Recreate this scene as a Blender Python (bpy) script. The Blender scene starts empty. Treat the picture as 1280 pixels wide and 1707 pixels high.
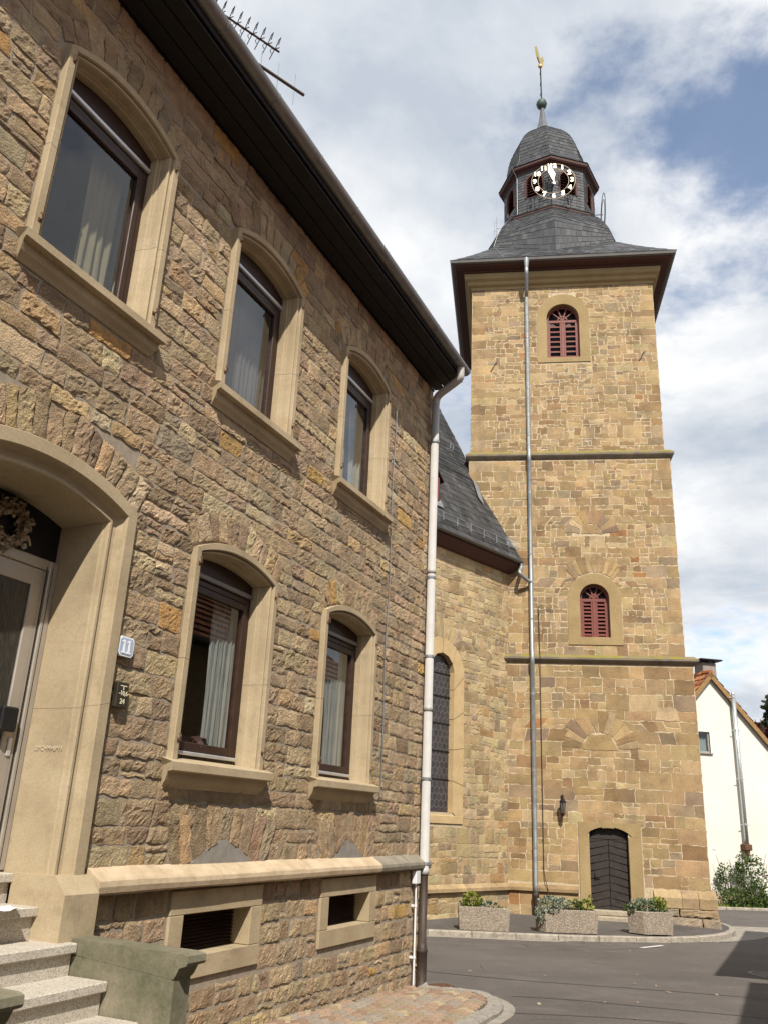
import bpy, math, random
from mathutils import Vector, noise

# ------------------------------------------------------------------ camera, sky, sun, exposure
scene = bpy.context.scene
EYE = 1.85
FPX, PITCH, ROLL = 1422.5, math.radians(19.857), math.radians(2.631)
CX, CY = 640.0, 853.5
_f = Vector((0, math.cos(PITCH), math.sin(PITCH)))
_u0 = Vector((0, -math.sin(PITCH), math.cos(PITCH)))
_r0 = Vector((1, 0, 0))
_c, _s = math.cos(ROLL), math.sin(ROLL)
CR = _r0 * _c + _u0 * _s
CU = _u0 * _c - _r0 * _s
CF = _f
cam_data = bpy.data.cameras.new('camera')
cam = bpy.data.objects.new('camera', cam_data)
scene.collection.objects.link(cam)
cam_data.sensor_fit = 'HORIZONTAL'
cam_data.sensor_width = 36.0
cam_data.lens = 36.0 * FPX / 1280.0
cam_data.clip_start = 0.1
cam_data.clip_end = 3000
from mathutils import Matrix
cam.matrix_world = Matrix(((CR.x, CU.x, -CF.x, 0), (CR.y, CU.y, -CF.y, 0), (CR.z, CU.z, -CF.z, EYE), (0, 0, 0, 1)))
scene.camera = cam

SUN_EL, SUN_AZ = math.radians(47), math.radians(174)      # azimuth clockwise from +Y
sun_data = bpy.data.lights.new('sun', 'SUN')
sun_data.energy = 5.0
sun_data.angle = math.radians(0.55)
sun_data.color = (1.0, 0.94, 0.85)
sun = bpy.data.objects.new('sun', sun_data)
scene.collection.objects.link(sun)
SUND = Vector((math.cos(SUN_EL) * math.sin(SUN_AZ), math.cos(SUN_EL) * math.cos(SUN_AZ), math.sin(SUN_EL)))
sun.rotation_euler = SUND.to_track_quat('Z', 'Y').to_euler()
sun.location = SUND * 60

world = bpy.data.worlds.new('World')
scene.world = world
world.use_nodes = True
wn, wl = world.node_tree.nodes, world.node_tree.links
wn.clear()
def W(t, **kw):
    n = wn.new(t)
    for k, v in kw.items():
        setattr(n, k, v)
    return n
def wmath(op, a, b=None, clamp=False):
    n = W('ShaderNodeMath', operation=op, use_clamp=clamp)
    for i, x in enumerate((a, b)):
        if x is None: continue
        if isinstance(x, (int, float)): n.inputs[i].default_value = x
        else: wl.new(x, n.inputs[i])
    return n.outputs[0]
sky = W('ShaderNodeTexSky', sky_type='NISHITA')
sky.sun_disc = False
sky.sun_elevation = SUN_EL
sky.sun_rotation = SUN_AZ
sky.air_density = 1.0
sky.dust_density = 0.2
tc = W('ShaderNodeTexCoord')
sep = W('ShaderNodeSeparateXYZ')
wl.new(tc.outputs['Generated'], sep.inputs[0])
# cloud deck: direction projected on a layer overhead
zc = wmath('ADD', wmath('MAXIMUM', sep.outputs[2], 0.0), 0.22)
comb = W('ShaderNodeCombineXYZ')
wl.new(wmath('DIVIDE', sep.outputs[0], zc), comb.inputs[0])
wl.new(wmath('DIVIDE', sep.outputs[1], zc), comb.inputs[1])
def wnoise(scale, detail, rough, off, dist=0.0):
    m = W('ShaderNodeMapping')
    m.inputs['Location'].default_value = off
    wl.new(comb.outputs[0], m.inputs[0])
    n = W('ShaderNodeTexNoise')
    n.inputs['Scale'].default_value = scale
    n.inputs['Detail'].default_value = detail
    n.inputs['Roughness'].default_value = rough
    n.inputs['Distortion'].default_value = dist
    wl.new(m.outputs[0], n.inputs['Vector'])
    return n.outputs['Fac']
CLOUD_OFF = (0.4, 15.2, 0.0)
n1 = wnoise(1.15, 8, 0.55, CLOUD_OFF, 0.0)
n2 = wnoise(4.2, 10, 0.62, (9.9, 3.2, 0), 0.05)
# where the blue gaps of the day stand: upper right of the tower
def gap(px, py, width, amount):
    d = (CR * ((px - CX) / FPX) + CU * (-(py - CY) / FPX) + CF).normalized()
    vm = W('ShaderNodeVectorMath', operation='DOT_PRODUCT')
    wl.new(tc.outputs['Generated'], vm.inputs[0])
    vm.inputs[1].default_value = d
    x = wmath('DIVIDE', wmath('SUBTRACT', vm.outputs['Value'], math.cos(width)), 1 - math.cos(width))
    return wmath('MULTIPLY', wmath('MAXIMUM', x, 0.0), amount)
gaps = None
for g in ((1245, 130, .15, .045), (1060, 190, .08, .022), (1290, 260, .15, .065), (1262, 690, .08, .05)):
    k = gap(*g)
    gaps = k if gaps is None else wmath('ADD', gaps, k)
dens = wmath('ADD', wmath('ADD', wmath('MULTIPLY', n1, 0.5), wmath('MULTIPLY', n2, 0.5)), 0.078)
dens = wmath('SUBTRACT', dens, gaps)
cov = W('ShaderNodeMapRange', interpolation_type='SMOOTHSTEP')
wl.new(dens, cov.inputs[0])
cov.inputs[1].default_value = 0.43
cov.inputs[2].default_value = 0.57
cov.inputs[3].default_value = 0.10          # a thin veil stays over the blue
# thick parts are greyer, thin parts shine
n3 = wnoise(1.7, 8, 0.58, (1.2, 9.4, 0), 0.2)
shade = W('ShaderNodeValToRGB')
cr = shade.color_ramp
cr.elements[0].position = 0.40; cr.elements[0].color = (11.8, 11.9, 12.0, 1)
cr.elements[1].position = 0.60; cr.elements[1].color = (6.6, 7.3, 8.3, 1)
wl.new(n3, shade.inputs[0])
mix = W('ShaderNodeMix', data_type='RGBA')
wl.new(cov.outputs[0], mix.inputs[0])
gain = W('ShaderNodeVectorMath', operation='SCALE')
wl.new(sky.outputs[0], gain.inputs[0])
gain.inputs['Scale'].default_value = 2.1
wl.new(gain.outputs[0], mix.inputs[6])
wl.new(shade.outputs[0], mix.inputs[7])
bg = W('ShaderNodeBackground')
bg.inputs['Strength'].default_value = 0.066
wl.new(mix.outputs[2], bg.inputs['Color'])
wo = W('ShaderNodeOutputWorld')
wl.new(bg.outputs[0], wo.inputs['Surface'])

vs = scene.view_settings
vs.view_transform = 'Standard'
vs.look = 'None'
vs.gamma = 1.0
vs.exposure = 0.38
vs.use_curve_mapping = False
scene.cycles.max_bounces = 6
scene.cycles.use_denoising = True

# ------------------------------------------------------------------ helpers
col = scene.collection
def pray(px, py):
    return CR * ((px - CX) / FPX) + CU * (-(py - CY) / FPX) + CF
def at_z(px, py, z):
    d = pray(px, py)
    return Vector((0, 0, EYE)) + d * ((z - EYE) / d.z)
def on_plane(px, py, p0, n):
    d = pray(px, py)
    e = Vector((0, 0, EYE))
    return e + d * ((p0 - e).dot(n) / d.dot(n))
def topix(p):
    v = p - Vector((0, 0, EYE))
    w = v.dot(CF)
    if w < .1: return None
    return CX + FPX * v.dot(CR) / w, CY - FPX * v.dot(CU) / w

def tag(o, label=None, cat=None, group=None, kind=None):
    if label: o['label'] = label
    if cat: o['category'] = cat
    if group: o['group'] = group
    if kind: o['kind'] = kind
    return o
def empty(name, loc=(0, 0, 0), rz=0.0, parent=None):
    o = bpy.data.objects.new(name, None)
    o.empty_display_size = .2
    o.location = loc
    o.rotation_euler = (0, 0, rz)
    o.parent = parent
    col.objects.link(o)
    return o

class MB:
    def __init__(s):
        s.v, s.f, s.c = [], [], []
        s.cur = (1, 1, 1)
    def add(s, vs, fs):
        b = len(s.v)
        s.v += [tuple(p) for p in vs]
        s.c += [s.cur] * len(vs)
        s.f += [tuple(i + b for i in f) for f in fs]
        return s
    def poly(s, *pts):
        return s.add(pts, [tuple(range(len(pts)))])
    def box(s, x0, x1, y0, y1, z0, z1):
        return s.add([(x0, y0, z0), (x1, y0, z0), (x1, y1, z0), (x0, y1, z0), (x0, y0, z1), (x1, y0, z1), (x1, y1, z1), (x0, y1, z1)],
                     [(3, 2, 1, 0), (4, 5, 6, 7), (0, 1, 5, 4), (1, 2, 6, 5), (2, 3, 7, 6), (3, 0, 4, 7)])
    def bbox(s, x0, x1, y0, y1, z0, z1, b=.01):
        """box with its eight corners and edges chamfered"""
        X, Y, Z = (x0, x1), (y0, y1), (z0, z1)
        sg = (1, -1)
        vs, idx = [], {}
        for i in (0, 1):
            for j in (0, 1):
                for k in (0, 1):
                    p = (X[i], Y[j], Z[k]); d = (sg[i] * b, sg[j] * b, sg[k] * b)
                    for a in range(3):
                        q = [p[m] + (0 if m == a else d[m]) for m in range(3)]
                        idx[i, j, k, a] = len(vs); vs.append(q)
        fs = []
        for a in range(3):
            o1, o2 = (a + 1) % 3, (a + 2) % 3
            for e in (0, 1):
                loop = []
                for (m, n) in ((0, 0), (1, 0), (1, 1), (0, 1)):
                    t = [0, 0, 0]; t[a] = e; t[o1] = m; t[o2] = n
                    loop.append(idx[t[0], t[1], t[2], a])
                fs.append(tuple(loop if e else loop[::-1]))
        for a in range(3):
            o1, o2 = (a + 1) % 3, (a + 2) % 3
            for m in (0, 1):
                for n in (0, 1):
                    t0 = [0, 0, 0]; t1 = [0, 0, 0]; t0[a] = 0; t1[a] = 1
                    for t in (t0, t1): t[o1] = m; t[o2] = n
                    q = (idx[(*t0, o1)], idx[(*t1, o1)], idx[(*t1, o2)], idx[(*t0, o2)])
                    fs.append(q if (m == n) else q[::-1])
        for i in (0, 1):
            for j in (0, 1):
                for k in (0, 1):
                    t = (idx[i, j, k, 0], idx[i, j, k, 1], idx[i, j, k, 2])
                    fs.append(t if (i + j + k) % 2 else t[::-1])
        return s.add(vs, fs)
    def tube(s, pts, r, n=10, cap=True):
        pts = [Vector(p) for p in pts]
        rs = r if isinstance(r, (list, tuple)) else [r] * len(pts)
        b = len(s.v); up = None
        for i, p in enumerate(pts):
            t = (pts[min(i + 1, len(pts) - 1)] - pts[max(i - 1, 0)]).normalized()
            if up is None:
                a = Vector((0, 0, 1)) if abs(t.z) < .9 else Vector((1, 0, 0))
                up = (a - t * a.dot(t)).normalized()
            else:
                up = (up - t * up.dot(t)).normalized()
            sd = t.cross(up)
            for k in range(n):
                an = 2 * math.pi * k / n
                s.v.append(tuple(p + (up * math.cos(an) + sd * math.sin(an)) * rs[i])); s.c.append(s.cur)
        for i in range(len(pts) - 1):
            for k in range(n):
                k2 = (k + 1) % n
                s.f.append((b + i * n + k, b + i * n + k2, b + (i + 1) * n + k2, b + (i + 1) * n + k))
        if cap:
            s.f.append(tuple(b + k for k in range(n))[::-1])
            s.f.append(tuple(b + (len(pts) - 1) * n + k for k in range(n)))
        return s
    def lathe(s, prof, cx=0, cy=0, n=16, a0=0.0):
        b = len(s.v)
        for (r, z) in prof:
            for k in range(n):
                an = a0 + 2 * math.pi * k / n
                s.v.append((cx + r * math.sin(an), cy - r * math.cos(an), z)); s.c.append(s.cur)
        for i in range(len(prof) - 1):
            for k in range(n):
                k2 = (k + 1) % n
                s.f.append((b + i * n + k, b + i * n + k2, b + (i + 1) * n + k2, b + (i + 1) * n + k))
        return s
    def sweep(s, outlines, closed=False):
        """outlines: list of equally long point lists; skins neighbours"""
        b = len(s.v); n = len(outlines[0])
        for o in outlines:
            s.v += [tuple(p) for p in o]; s.c += [s.cur] * n
        m = n if closed else n - 1
        for i in range(len(outlines) - 1):
            for k in range(m):
                k2 = (k + 1) % n
                s.f.append((b + i * n + k, b + i * n + k2, b + (i + 1) * n + k2, b + (i + 1) * n + k))
        return s
    def prism(s, pts, d):
        """closed polygon pts (3D) extruded by vector d"""
        n = len(pts); d = Vector(d)
        a = [Vector(p) for p in pts]; c = [p + d for p in a]
        return s.add(a + c, [tuple(range(n))[::-1], tuple(range(n, 2 * n))] + [(i, (i + 1) % n, n + (i + 1) % n, n + i) for i in range(n)])
    def build(s, name, mat, parent=None, smooth=False, colors=False, fix=False):
        me = bpy.data.meshes.new(name)
        me.from_pydata(s.v, [], s.f)
        if colors:
            at = me.color_attributes.new('Col', 'FLOAT_COLOR', 'POINT')
            flat = []
            for c in s.c: flat += [c[0], c[1], c[2], 1.0]
            at.data.foreach_set('color', flat)
        if smooth:
            me.polygons.foreach_set('use_smooth', [True] * len(me.polygons))
        if fix:
            import bmesh
            bm = bmesh.new(); bm.from_mesh(me); bmesh.ops.recalc_face_normals(bm, faces=bm.faces); bm.to_mesh(me); bm.free()
        me.materials.append(mat)
        o = bpy.data.objects.new(name, me)
        col.objects.link(o)
        if parent: o.parent = parent
        return o
def linkmesh(name, me, parent=None, loc=(0, 0, 0), rot=(0, 0, 0), scale=None):
    o = bpy.data.objects.new(name, me)
    col.objects.link(o)
    o.parent = parent
    o.location = loc; o.rotation_euler = rot
    if scale: o.scale = scale
    return o
def copy_tree(o, parent=None):
    c = o.copy(); col.objects.link(c); c.parent = parent
    for ch in o.children: copy_tree(ch, c)
    return c

# ------------------------------------------------------------------ materials
MATS = {}
class NT:
    def __init__(s, name):
        s.m = bpy.data.materials.new(name); s.m.use_nodes = True
        s.t = s.m.node_tree; s.n = s.t.nodes; s.l = s.t.links
        s.b = s.n['Principled BSDF']
        s.tc = s.n.new('ShaderNodeTexCoord')
    def vec(s, scale=(1, 1, 1), src='Object'):
        m = s.n.new('ShaderNodeMapping'); m.inputs['Scale'].default_value = scale
        s.l.new(s.tc.outputs[src], m.inputs[0]); return m.outputs[0]
    def noise(s, scale, detail=6, rough=.6, vec=None, dist=0):
        n = s.n.new('ShaderNodeTexNoise'); n.inputs['Scale'].default_value = scale
        n.inputs['Detail'].default_value = detail; n.inputs['Roughness'].default_value = rough; n.inputs['Distortion'].default_value = dist
        s.l.new(vec if vec is not None else s.tc.outputs['Object'], n.inputs['Vector']); return n.outputs['Fac']
    def vor(s, scale, feature='F1', vec=None, out='Distance'):
        n = s.n.new('ShaderNodeTexVoronoi'); n.feature = feature; n.inputs['Scale'].default_value = scale
        s.l.new(vec if vec is not None else s.tc.outputs['Object'], n.inputs['Vector']); return n.outputs[out]
    def ramp(s, fac, stops):
        r = s.n.new('ShaderNodeValToRGB'); e = r.color_ramp.elements
        while len(e) < len(stops): e.new(.5)
        for i, (p, c) in enumerate(stops):
            e[i].position = p; e[i].color = (*c, 1) if len(c) == 3 else c
        s.l.new(fac, r.inputs[0]); return r.outputs[0]
    def rng(s, fac, a, b, lo=0., hi=1.):
        m = s.n.new('ShaderNodeMapRange'); s.l.new(fac, m.inputs[0])
        m.inputs[1].default_value = lo; m.inputs[2].default_value = hi; m.inputs[3].default_value = a; m.inputs[4].default_value = b; return m.outputs[0]
    def mixc(s, fac, a, b, mode='MIX'):
        m = s.n.new('ShaderNodeMix'); m.data_type = 'RGBA'; m.blend_type = mode
        for i, x in ((0, fac), (6, a), (7, b)):
            if isinstance(x, (int, float)): m.inputs[i].default_value = x
            elif isinstance(x, tuple): m.inputs[i].default_value = (*x, 1)
            else: s.l.new(x, m.inputs[i])
        return m.outputs[2]
    def mth(s, op, a, b):
        m = s.n.new('ShaderNodeMath'); m.operation = op
        for i, x in enumerate((a, b)):
            if isinstance(x, (int, float)): m.inputs[i].default_value = x
            else: s.l.new(x, m.inputs[i])
        return m.outputs[0]
    def attr(s, name='Col'):
        a = s.n.new('ShaderNodeAttribute'); a.attribute_name = name; return a.outputs['Color']
    def color(s, c):
        if isinstance(c, tuple): s.b.inputs['Base Color'].default_value = (*c, 1)
        else: s.l.new(c, s.b.inputs['Base Color'])
        return s
    def set(s, rough=.8, metal=0., spec=.5):
        for k, v in (('Roughness', rough), ('Metallic', metal), ('Specular IOR Level', spec)):
            if isinstance(v, (int, float)): s.b.inputs[k].default_value = v
            else: s.l.new(v, s.b.inputs[k])
        return s
    def bump(s, h, strength=.5, dist=.01):
        b = s.n.new('ShaderNodeBump'); b.inputs['Strength'].default_value = strength; b.inputs['Distance'].default_value = dist
        s.l.new(h, b.inputs['Height']); s.l.new(b.outputs[0], s.b.inputs['Normal']); return s

def mat_plain(name, c, rough=.7, metal=0., var=.25, scale=6., bump=.0, spec=.4):
    t = NT(name)
    n = t.noise(scale, 6, .65)
    t.color(t.mixc(t.rng(n, 0, 1, .3, .7), tuple(x * (1 - var) for x in c), tuple(min(1, x * (1 + var * .6)) for x in c)))
    t.set(t.rng(n, max(.05, rough - .1), min(1, rough + .1), .3, .7), metal, spec)
    if bump: t.bump(t.noise(scale * 8, 5, .7), bump, .004)
    MATS[name] = t.m
    return t.m

def mat_stone(name, var_scale, grain, rust, bump_s, bump_d, streak=.0):
    """colour of each stone comes from its own attribute; noise adds grain, lichen and iron stains"""
    t = NT(name)
    a = t.attr()
    n1 = t.noise(var_scale, 6, .65)
    c = t.mixc(t.rng(n1, .75, 1.22, .3, .7), (0, 0, 0), a, 'MIX')
    m = t.n.new('ShaderNodeMix'); m.data_type = 'RGBA'; m.blend_type = 'MULTIPLY'; m.inputs[0].default_value = 1
    g = t.ramp(n1, [(.28, (.62, .62, .64)), (.5, (1, 1, 1)), (.75, (1.28, 1.25, 1.2))])
    t.l.new(a, m.inputs[6]); t.l.new(g, m.inputs[7])
    c = m.outputs[2]
    n2 = t.noise(grain, 8, .75)
    c = t.mixc(1.0, c, t.ramp(n2, [(.25, (.72, .7, .68)), (.55, (1, 1, 1)), (.8, (1.16, 1.16, 1.15))]), 'MULTIPLY')
    n3 = t.noise(var_scale * .55, 4, .6)
    c = t.mixc(t.rng(n3, 0, rust, .56, .72), c, (.36, .19, .075))
    n4 = t.noise(var_scale * 1.3, 6, .7, t.vec((1, 1, .8)))
    c = t.mixc(t.rng(n4, 0, .38, .6, .74), c, (.16, .145, .125))
    st = t.noise(var_scale * .9, 5, .6, t.vec((1, 1, .16)))
    c = t.mixc(t.rng(st, 0, streak, .54, .72), c, (.13, .105, .075))
    t.color(c).set(.92, 0, .25)
    v = t.vor(grain * .9, 'F1')
    hgt = t.mth('ADD', t.mth('MULTIPLY', t.noise(grain * .4, 10, .78), 1.0), t.mth('MULTIPLY', v, .30))
    t.bump(hgt, bump_s, bump_d)
    MATS[name] = t.m
    return t.m
# ---- the materials of the place
HST = mat_stone('house_rubble', 7.0, 75.0, .45, .9, .04)
TST = mat_stone('tower_sandstone', 1.6, 26.0, .22, .55, .014, .45)
NST = mat_stone('choir_sandstone', 1.8, 26.0, .18, .6, .014, .3)
def mat_mortar(name, c, c2, scale=18):
    t = NT(name)
    n = t.noise(scale, 8, .7)
    t.color(t.ramp(n, [(.3, c2), (.6, c)])).set(.95, 0, .2)
    t.bump(t.noise(scale * 5, 6, .7), .6, .006)
    MATS[name] = t.m
    return t.m
MORT_H = mat_mortar('grey_mortar', (.33, .275, .21), (.22, .185, .145))
MORT_T = mat_mortar('pale_mortar', (.50, .41, .28), (.34, .265, .165), 9)
CEMENT = mat_mortar('cement_patch', (.27, .25, .22), (.19, .172, .148), 9)
def mat_trim():
    t = NT('sandstone_trim')
    n = t.noise(1.7, 6, .6); n2 = t.noise(60, 6, .7)
    band = t.noise(2.2, 3, .5, t.vec((1, 1, 5)), 1.5)
    c = t.ramp(n, [(.3, (.325, .255, .16)), (.55, (.405, .325, .21)), (.75, (.46, .375, .255))])
    c = t.mixc(t.rng(band, 0, .3, .5, .7), c, (.35, .25, .15))
    c = t.mixc(1., c, t.ramp(n2, [(.3, (.86, .85, .83)), (.7, (1.07, 1.07, 1.07))]), 'MULTIPLY')
    # weather stains in blotches
    n3 = t.noise(4.3, 7, .7)
    c = t.mixc(t.rng(n3, 0, .62, .54, .74), c, (.2, .16, .105))
    t.color(c).set(.88, 0, .25)
    comb_ = t.n.new('ShaderNodeTexWave'); comb_.inputs['Scale'].default_value = 38; comb_.inputs['Distortion'].default_value = 6; comb_.inputs['Detail'].default_value = 3
    comb_.bands_direction = 'Z'; t.l.new(t.tc.outputs['Object'], comb_.inputs['Vector'])
    t.bump(t.mth('ADD', t.mth('MULTIPLY', n2, 1.0), t.mth('MULTIPLY', comb_.outputs['Fac'], .18)), .35, .004)
    return t.m
TRIM = mat_trim()
def mat_trim_tower():
    t = NT('tower_trim')
    n = t.noise(.9, 6, .65); n2 = t.noise(30, 6, .7)
    c = t.ramp(n, [(.3, (.25, .178, .085)), (.55, (.32, .235, .118)), (.75, (.375, .28, .15))])
    c = t.mixc(1., c, t.ramp(n2, [(.3, (.82, .81, .8)), (.7, (1.08, 1.08, 1.08))]), 'MULTIPLY')
    t.color(c).set(.9, 0, .25).bump(n2, .4, .008)
    return t.m
TRIM_T = mat_trim_tower()
def mat_cornice():
    t = NT('mossy_cornice')
    g = t.n.new('ShaderNodeNewGeometry'); s = t.n.new('ShaderNodeSeparateXYZ'); t.l.new(g.outputs['Normal'], s.inputs[0])
    n = t.noise(2.5, 7, .7)
    c = t.ramp(n, [(.3, (.12, .105, .085)), (.55, (.2, .165, .12)), (.75, (.27, .215, .14))])
    moss = t.mth('MULTIPLY', t.rng(s.outputs[2], 0, 1, .2, .6), t.rng(t.noise(3.2, 6, .7), 0, 1, .4, .55))
    c = t.mixc(moss, c, (.2, .17, .035))
    t.color(c).set(.95, 0, .2).bump(t.noise(25, 7, .7), .6, .01)
    return t.m
CORN = mat_cornice()
def mat_asphalt(name, c, patchy=.25):
    t = NT(name)
    n = t.noise(.35, 6, .6); n2 = t.noise(75, 5, .75); n3 = t.noise(3, 6, .7, t.vec((1, .25, 1))); n4 = t.noise(1.1, 8, .7)
    cc = t.ramp(n, [(.3, tuple(x * (1 - patchy) for x in c)), (.7, tuple(x * (1 + patchy * .6) for x in c))])
    cc = t.mixc(1., cc, t.ramp(n2, [(.32, (.45, .45, .45)), (.52, (1, 1, 1)), (.7, (1.9, 1.84, 1.75))]), 'MULTIPLY')
    cc = t.mixc(t.rng(n3, 0, .4, .52, .7), cc, tuple(x * .65 for x in c))
    cc = t.mixc(t.rng(n4, 0, .45, .52, .66), cc, tuple(x * 1.45 for x in c))
    cr = t.vor(.55, 'DISTANCE_TO_EDGE', t.vec((1, 1, 0)))
    wob_ = t.mth('ADD', cr, t.mth('MULTIPLY', t.noise(6, 5, .7), .02))
    crack = t.rng(wob_, 1, 0, .010, .0145)
    cc = t.mixc(t.mth('MULTIPLY', crack, t.rng(t.noise(.6, 3, .5), 0, .8, .5, .62)), cc, (.03, .028, .026))
    t.color(cc).set(.9, 0, .3).bump(n2, .7, .006)
    return t.m
ROADM = mat_asphalt('road_asphalt', (.112, .099, .090))
PAVEM = mat_asphalt('footway_asphalt', (.098, .088, .082), .35)
GUTM = mat_mortar('gutter_concrete', (.31, .28, .24), (.19, .17, .145), 5)
KERBM = mat_mortar('kerb_concrete', (.36, .32, .265), (.17, .15, .125), 7)
TARM = mat_plain('tar_joint', (.03, .028, .027), .7)
SANDM = mat_mortar('joint_sand', (.12, .095, .07), (.06, .05, .04), 30)
def mat_attr(name, rough=.85, bump=.4, scale=30, var=(.75, 1.15), bd=.004, metal=0.):
    t = NT(name)
    n = t.noise(scale, 7, .7); n0 = t.noise(scale * .12, 5, .6)
    c = t.mixc(1., t.attr(), t.ramp(n, [(.3, (var[0],) * 3), (.7, (var[1],) * 3)]), 'MULTIPLY')
    c = t.mixc(1., c, t.ramp(n0, [(.3, (.82,) * 3), (.7, (1.1,) * 3)]), 'MULTIPLY')
    t.color(c).set(rough, metal, .35).bump(n, bump, bd)
    MATS[name] = t.m
    return t.m
PAVERM = mat_attr('clay_paver', .85, .5, 60)
SLATE = mat_attr('roof_slate', .55, .5, 14, (.58, 1.0), .004)
CLAYT = mat_attr('clay_tile', .8, .4, 20)
def mat_terrazzo(name, base, dots):
    t = NT(name)
    v = t.vor(230, 'F1', None, 'Color'); s = t.n.new('ShaderNodeSeparateColor'); t.l.new(v, s.inputs[0])
    c = t.ramp(s.outputs[0], [(0., dots[0]), (.35, base), (.6, dots[1]), (.9, dots[2])])
    n = t.noise(3, 6, .7)
    c = t.mixc(t.rng(n, 0, .4, .5, .75), c, (.2, .18, .15))
    t.color(c).set(.75, 0, .4).bump(t.vor(95), .3, .003)
    return t.m
TERR = mat_terrazzo('terrazzo_step', (.42, .375, .31), ((.20, .17, .135), (.47, .425, .36), (.56, .51, .43)))
def mat_pebble():
    t = NT('washed_pebble')
    v = t.vor(70, 'F1', None, 'Color'); s = t.n.new('ShaderNodeSeparateColor'); t.l.new(v, s.inputs[0])
    d = t.vor(70, 'F1')
    c = t.ramp(s.outputs[0], [(0., (.20, .155, .115)), (.3, (.29, .235, .175)), (.6, (.38, .315, .245)), (.9, (.50, .43, .35))])
    c = t.mixc(t.rng(d, 0, .6, .4, .7), c, (.14, .11, .085))
    c = t.mixc(t.rng(t.noise(2.5, 6, .7), 0, .5, .5, .75), c, (.12, .11, .085))
    t.color(c).set(.85, 0, .3)
    inv = t.mth('SUBTRACT', 1.0, d)
    t.bump(inv, .9, .012)
    return t.m
PEBBLE = mat_pebble()
def mat_cheek():
    t = NT('weathered_render')
    n = t.noise(2.6, 7, .68); n2 = t.noise(50, 5, .7)
    c = t.ramp(n, [(.3, (.10, .10, .06)), (.5, (.17, .155, .105)), (.7, (.26, .225, .16))])
    c = t.mixc(1., c, t.ramp(n2, [(.3, (.8,) * 3), (.7, (1.12,) * 3)]), 'MULTIPLY')
    t.color(c).set(.93, 0, .2).bump(n2, .5, .006)
    return t.m
CHEEK = mat_cheek()
BROWN = mat_plain('dark_brown_wood', (.035, .016, .010), .45, 0, .3, 12, .15)
DKWOOD = mat_plain('eaves_wood', (.009, .0072, .0065), .7, 0, .3, 8, .2)
REDWOOD = mat_plain('red_oxide_wood', (.17, .048, .036), .6, 0, .25, 9, .15)
REDDARK = mat_plain('dark_red_eaves', (.075, .030, .023), .7, 0, .3, 6, .1)
DOORW = mat_plain('tower_door_wood', (.030, .022, .019), .6, 0, .35, 10, .3)
ZINC = mat_plain('weathered_zinc', (.30, .32, .33), .5, .55, .2, 5, .1)
GUTTERB = mat_plain('brown_gutter', (.2, .195, .188), .4, .35, .25, 5, .05)
TGUT = mat_plain('grey_gutter', (.13, .125, .115), .55, .4, .2, 4)
PVC = mat_plain('white_downpipe', (.40, .385, .365), .45, 0, .1, 4)
IRON = mat_plain('cast_iron_brown', (.055, .038, .028), .6, .2, .35, 10, .2)
BLACKM = mat_plain('black_metal', (.018, .018, .019), .45, .4, .2, 8)
RUST = mat_plain('rusty_iron', (.12, .06, .032), .85, .1, .4, 25, .3)
ALU = mat_plain('door_aluminium', (.40, .36, .31), .4, .35, .12, 4)
ALUB = mat_plain('bright_aluminium', (.6, .6, .62), .35, .6, .1, 6)
STEEL = mat_plain('steel_flue', (.62, .66, .68), .28, .75, .08, 5)
WHITEP = mat_plain('white_plastic', (.66, .66, .66), .4, 0, .08, 5)
def mat_render_white():
    t = NT('white_render')
    n = t.noise(.6, 6, .6); n2 = t.noise(40, 5, .7)
    c = t.ramp(n, [(.3, (.60, .57, .51)), (.7, (.70, .67, .605))])
    st = t.noise(1.4, 6, .65, t.vec((1, 1, .12)))
    c = t.mixc(t.rng(st, 0, .35, .52, .72), c, (.42, .39, .33))
    t.color(c).set(.9, 0, .2).bump(n2, .25, .006)
    return t.m
WREND = mat_render_white()
GOLD = mat_plain('gilding', (.85, .62, .22), .28, 1.0, .1, 6)
GOLDW = mat_plain('pale_gilded_numerals', (.92, .86, .7), .35, .15, .05, 6)
COPPER = mat_plain('green_copper', (.07, .10, .085), .6, .3, .3, 10)
INNER = mat_plain('room_plaster', (.4, .38, .34), .9)
CURT = mat_plain('net_curtain', (.27, .258, .24), .9, 0, .1, 5)
CURTY = mat_plain('ochre_curtain', (.19, .155, .095), .9, 0, .15, 5)
CREAM = mat_plain('enamel_white', (.78, .8, .82), .3, 0, .05, 8)
BLUEE = mat_plain('faded_blue_enamel', (.38, .45, .58), .35, 0, .2, 14)
PLATE = mat_plain('brown_plate', (.03, .024, .014), .5, 0, .2, 14)
YEL = mat_plain('cream_lettering', (.66, .6, .42), .6)
CHALK = mat_plain('chalk_marks', (.55, .48, .36), .95, 0, .2, 40)
FABRIC = mat_plain('white_paper', (.78, .77, .75), .8)
def mat_glass(name, tint=(.9, .95, .95), boost=0.0):
    t = NT(name)
    t.n.remove(t.b)
    tr = t.n.new('ShaderNodeBsdfTransparent'); tr.inputs[0].default_value = (*tint, 1)
    gl = t.n.new('ShaderNodeBsdfGlossy'); gl.inputs['Roughness'].default_value = .012; gl.inputs[0].default_value = (1, 1, 1, 1)
    fr = t.n.new('ShaderNodeLayerWeight'); fr.inputs[0].default_value = .5
    m = t.n.new('ShaderNodeMixShader')
    f = t.mth('ADD', t.mth('MULTIPLY', t.mth('POWER', fr.outputs['Facing'], 4.0), 1.3), .055 + boost)
    t.l.new(f, m.inputs[0]); t.l.new(tr.outputs[0], m.inputs[1]); t.l.new(gl.outputs[0], m.inputs[2])
    t.l.new(m.outputs[0], t.n['Material Output'].inputs[0])
    return t.m
GLASS = mat_glass('window_glass')
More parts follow.
